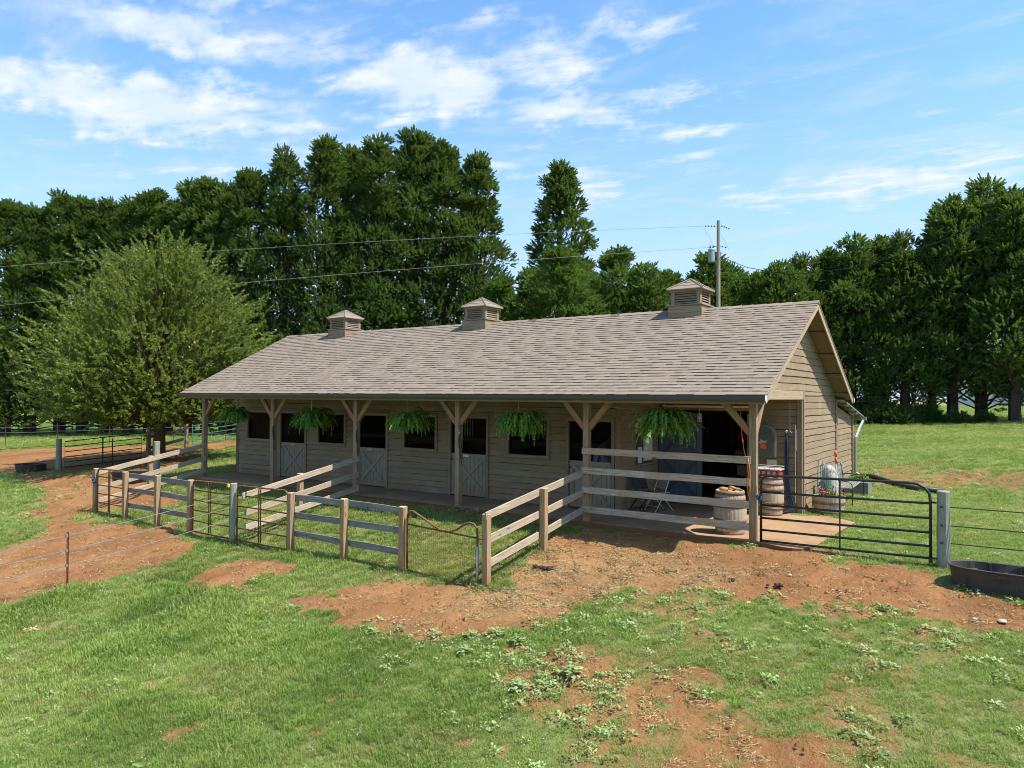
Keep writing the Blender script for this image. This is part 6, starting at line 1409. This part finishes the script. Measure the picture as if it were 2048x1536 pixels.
X, Y, r = fan(1., 5, 30, 22, 1.2); cm = fbm(X, Y, .8, 4, 87); k = (rng.uniform(0, 1, len(X)) < .75*sst(cm, .56, .70)*(Y < -5.3)*(dirtmask(X, Y) < .3)) | ((rng.uniform(0, 1, len(X)) < .10) & (dirtmask(X, Y) < .3) & (Y < -3.6)); X, Y = X[k], Y[k]
scatter('clover_flowers', X, Y, rng.uniform(.7, 1.3, len(X)), [bits(f'clover_heads_{i}', 'flower', 5, .10, .0062, 'clover_flower') for i in range(3)])
X = rng.uniform(-50, -38, 70); Y = 5.5+(X+48)*.25+rng.uniform(1.2, 3.2, 70)
scatter('yellow_wildflowers', X, Y, rng.uniform(1.8, 3., 70), [bits('wildflower_heads', 'flower', 3, .12, .012, 'yellow_flower')])
# single big weeds, dung and stones one can point to
def weedmesh(seed):
    rs = np.random.default_rng(seed); V = []; F_ = []; T = []
    for i in range(46):
        a = rs.uniform(0, 6.283); r = rs.uniform(.01, .11); hgt = .13*(1-r/.16)*rs.uniform(.4, 1.1)+.02; c = np.array([r*math.cos(a), r*math.sin(a), hgt]); d = np.array([math.cos(a), math.sin(a), rs.uniform(-.35, .35)]); s = np.array([-math.sin(a), math.cos(a), rs.uniform(-.3, .3)]); l = rs.uniform(.035, .07)
        o = len(V); V += [c-d*l*.1, c+d*l*.35+s*l*.4, c+d*l*.8+s*l*.25, c+d*l*1.1, c+d*l*.8-s*l*.25, c+d*l*.35-s*l*.4]; F_.append(tuple(range(o, o+6))); T.append(rs.uniform(.2, 1))
    return np_mesh('weed', np.array(V), np.array(F_), MAT['weed_leaf_plant'], dict(tint=('FACE', T)))
WMs = [weedmesh(1), weedmesh(2), weedmesh(3)]
WL = [(-2.39,-5.2,1.1,'leafy weed clump in a row of weeds below the mesh gate, upper one'),(-1.92,-5.28,1.1,'leafy weed at the right end of the weed row below the mesh gate'),(-2.47,-5.83,1.0,'low leafy weed at the lower edge of the weed row below the mesh gate'),(-3.32,-5.52,.8,'small leafy weed on the red dirt left of the weed row'),(-.7,-5.77,1.35,'largest leafy weed, alone on the bare brown patch in the foreground'),(-1.18,-6.35,1.1,'leafy weed in the turf just left of the bare brown patch'),(-.92,-6.17,.9,'smaller leafy weed touching the left edge of the bare brown patch'),(-2.73,-5.38,.9,'leafy weed between the upper and lower clumps below the mesh gate'),(-3.99,-5.6,.7,'small weed on the lower rim of the red dirt, left of the mesh gate post'),(-4.34,-5.86,.8,'weed at the grass edge below the left part of the red dirt')]
for i, (x, y, s, lab) in enumerate(WL):
    o = link(bpy.data.objects.new('weed', WMs[i % 3]), None, Matrix.Translation((x, y, g1(x, y)+.0)) @ Matrix.Rotation(i*2.1, 4, 'Z') @ Matrix.Scale(s, 4)); tag(o, lab, 'weed', 'single leafy weeds in the foreground')
for i, (x, y, s, lab) in enumerate([(-3.13,-2.58,1.5,'dark dung pile on the straw right of the sloping fence'),(.99,-1.94,1.0,'dark dung lump on the dirt below the black gate, rightmost of a scatter'),(.23,-1.98,1.1,'dark dung lumps on the dirt under the porch railing')]):
    m = MB(); rs = np.random.default_rng(i)
    for k in range(9):
        c = (x+rs.normal(0, .06*s), y+rs.normal(0, .05*s), g1(x, y)+.02); r = rs.uniform(.022, .04)*s; m.lathe([(.001, -r*.7), (r*.8, -r*.4), (r, 0), (r*.7, r*.5), (.001, r*.75)], 8, c, mod=lambda k_, z: .85+.3*((k_*7) % 5)/5)
    tag(m.build('dung', MAT['manure'], smooth=False), lab, 'dung')
for i, (x, y, s, lab) in enumerate([(4.01,-2.14,.06,'pale flat stone on the dirt near the right edge'),(1.03,-1.45,.035,'small pale stone on the dirt below the black gate'),(3.69,-2.19,.035,'small pale stone left of the flat stone near the right edge')]):
    m = MB(); m.lathe([(.001, -s*.3), (s*.9, -s*.2), (s, 0), (s*.7, s*.35), (.001, s*.45)], 9, (x, y, g1(x, y)+.01), mod=lambda k_, z: .8+.4*((k_*5) % 7)/7); tag(m.build('stone', MAT['stone']), lab, 'stone')
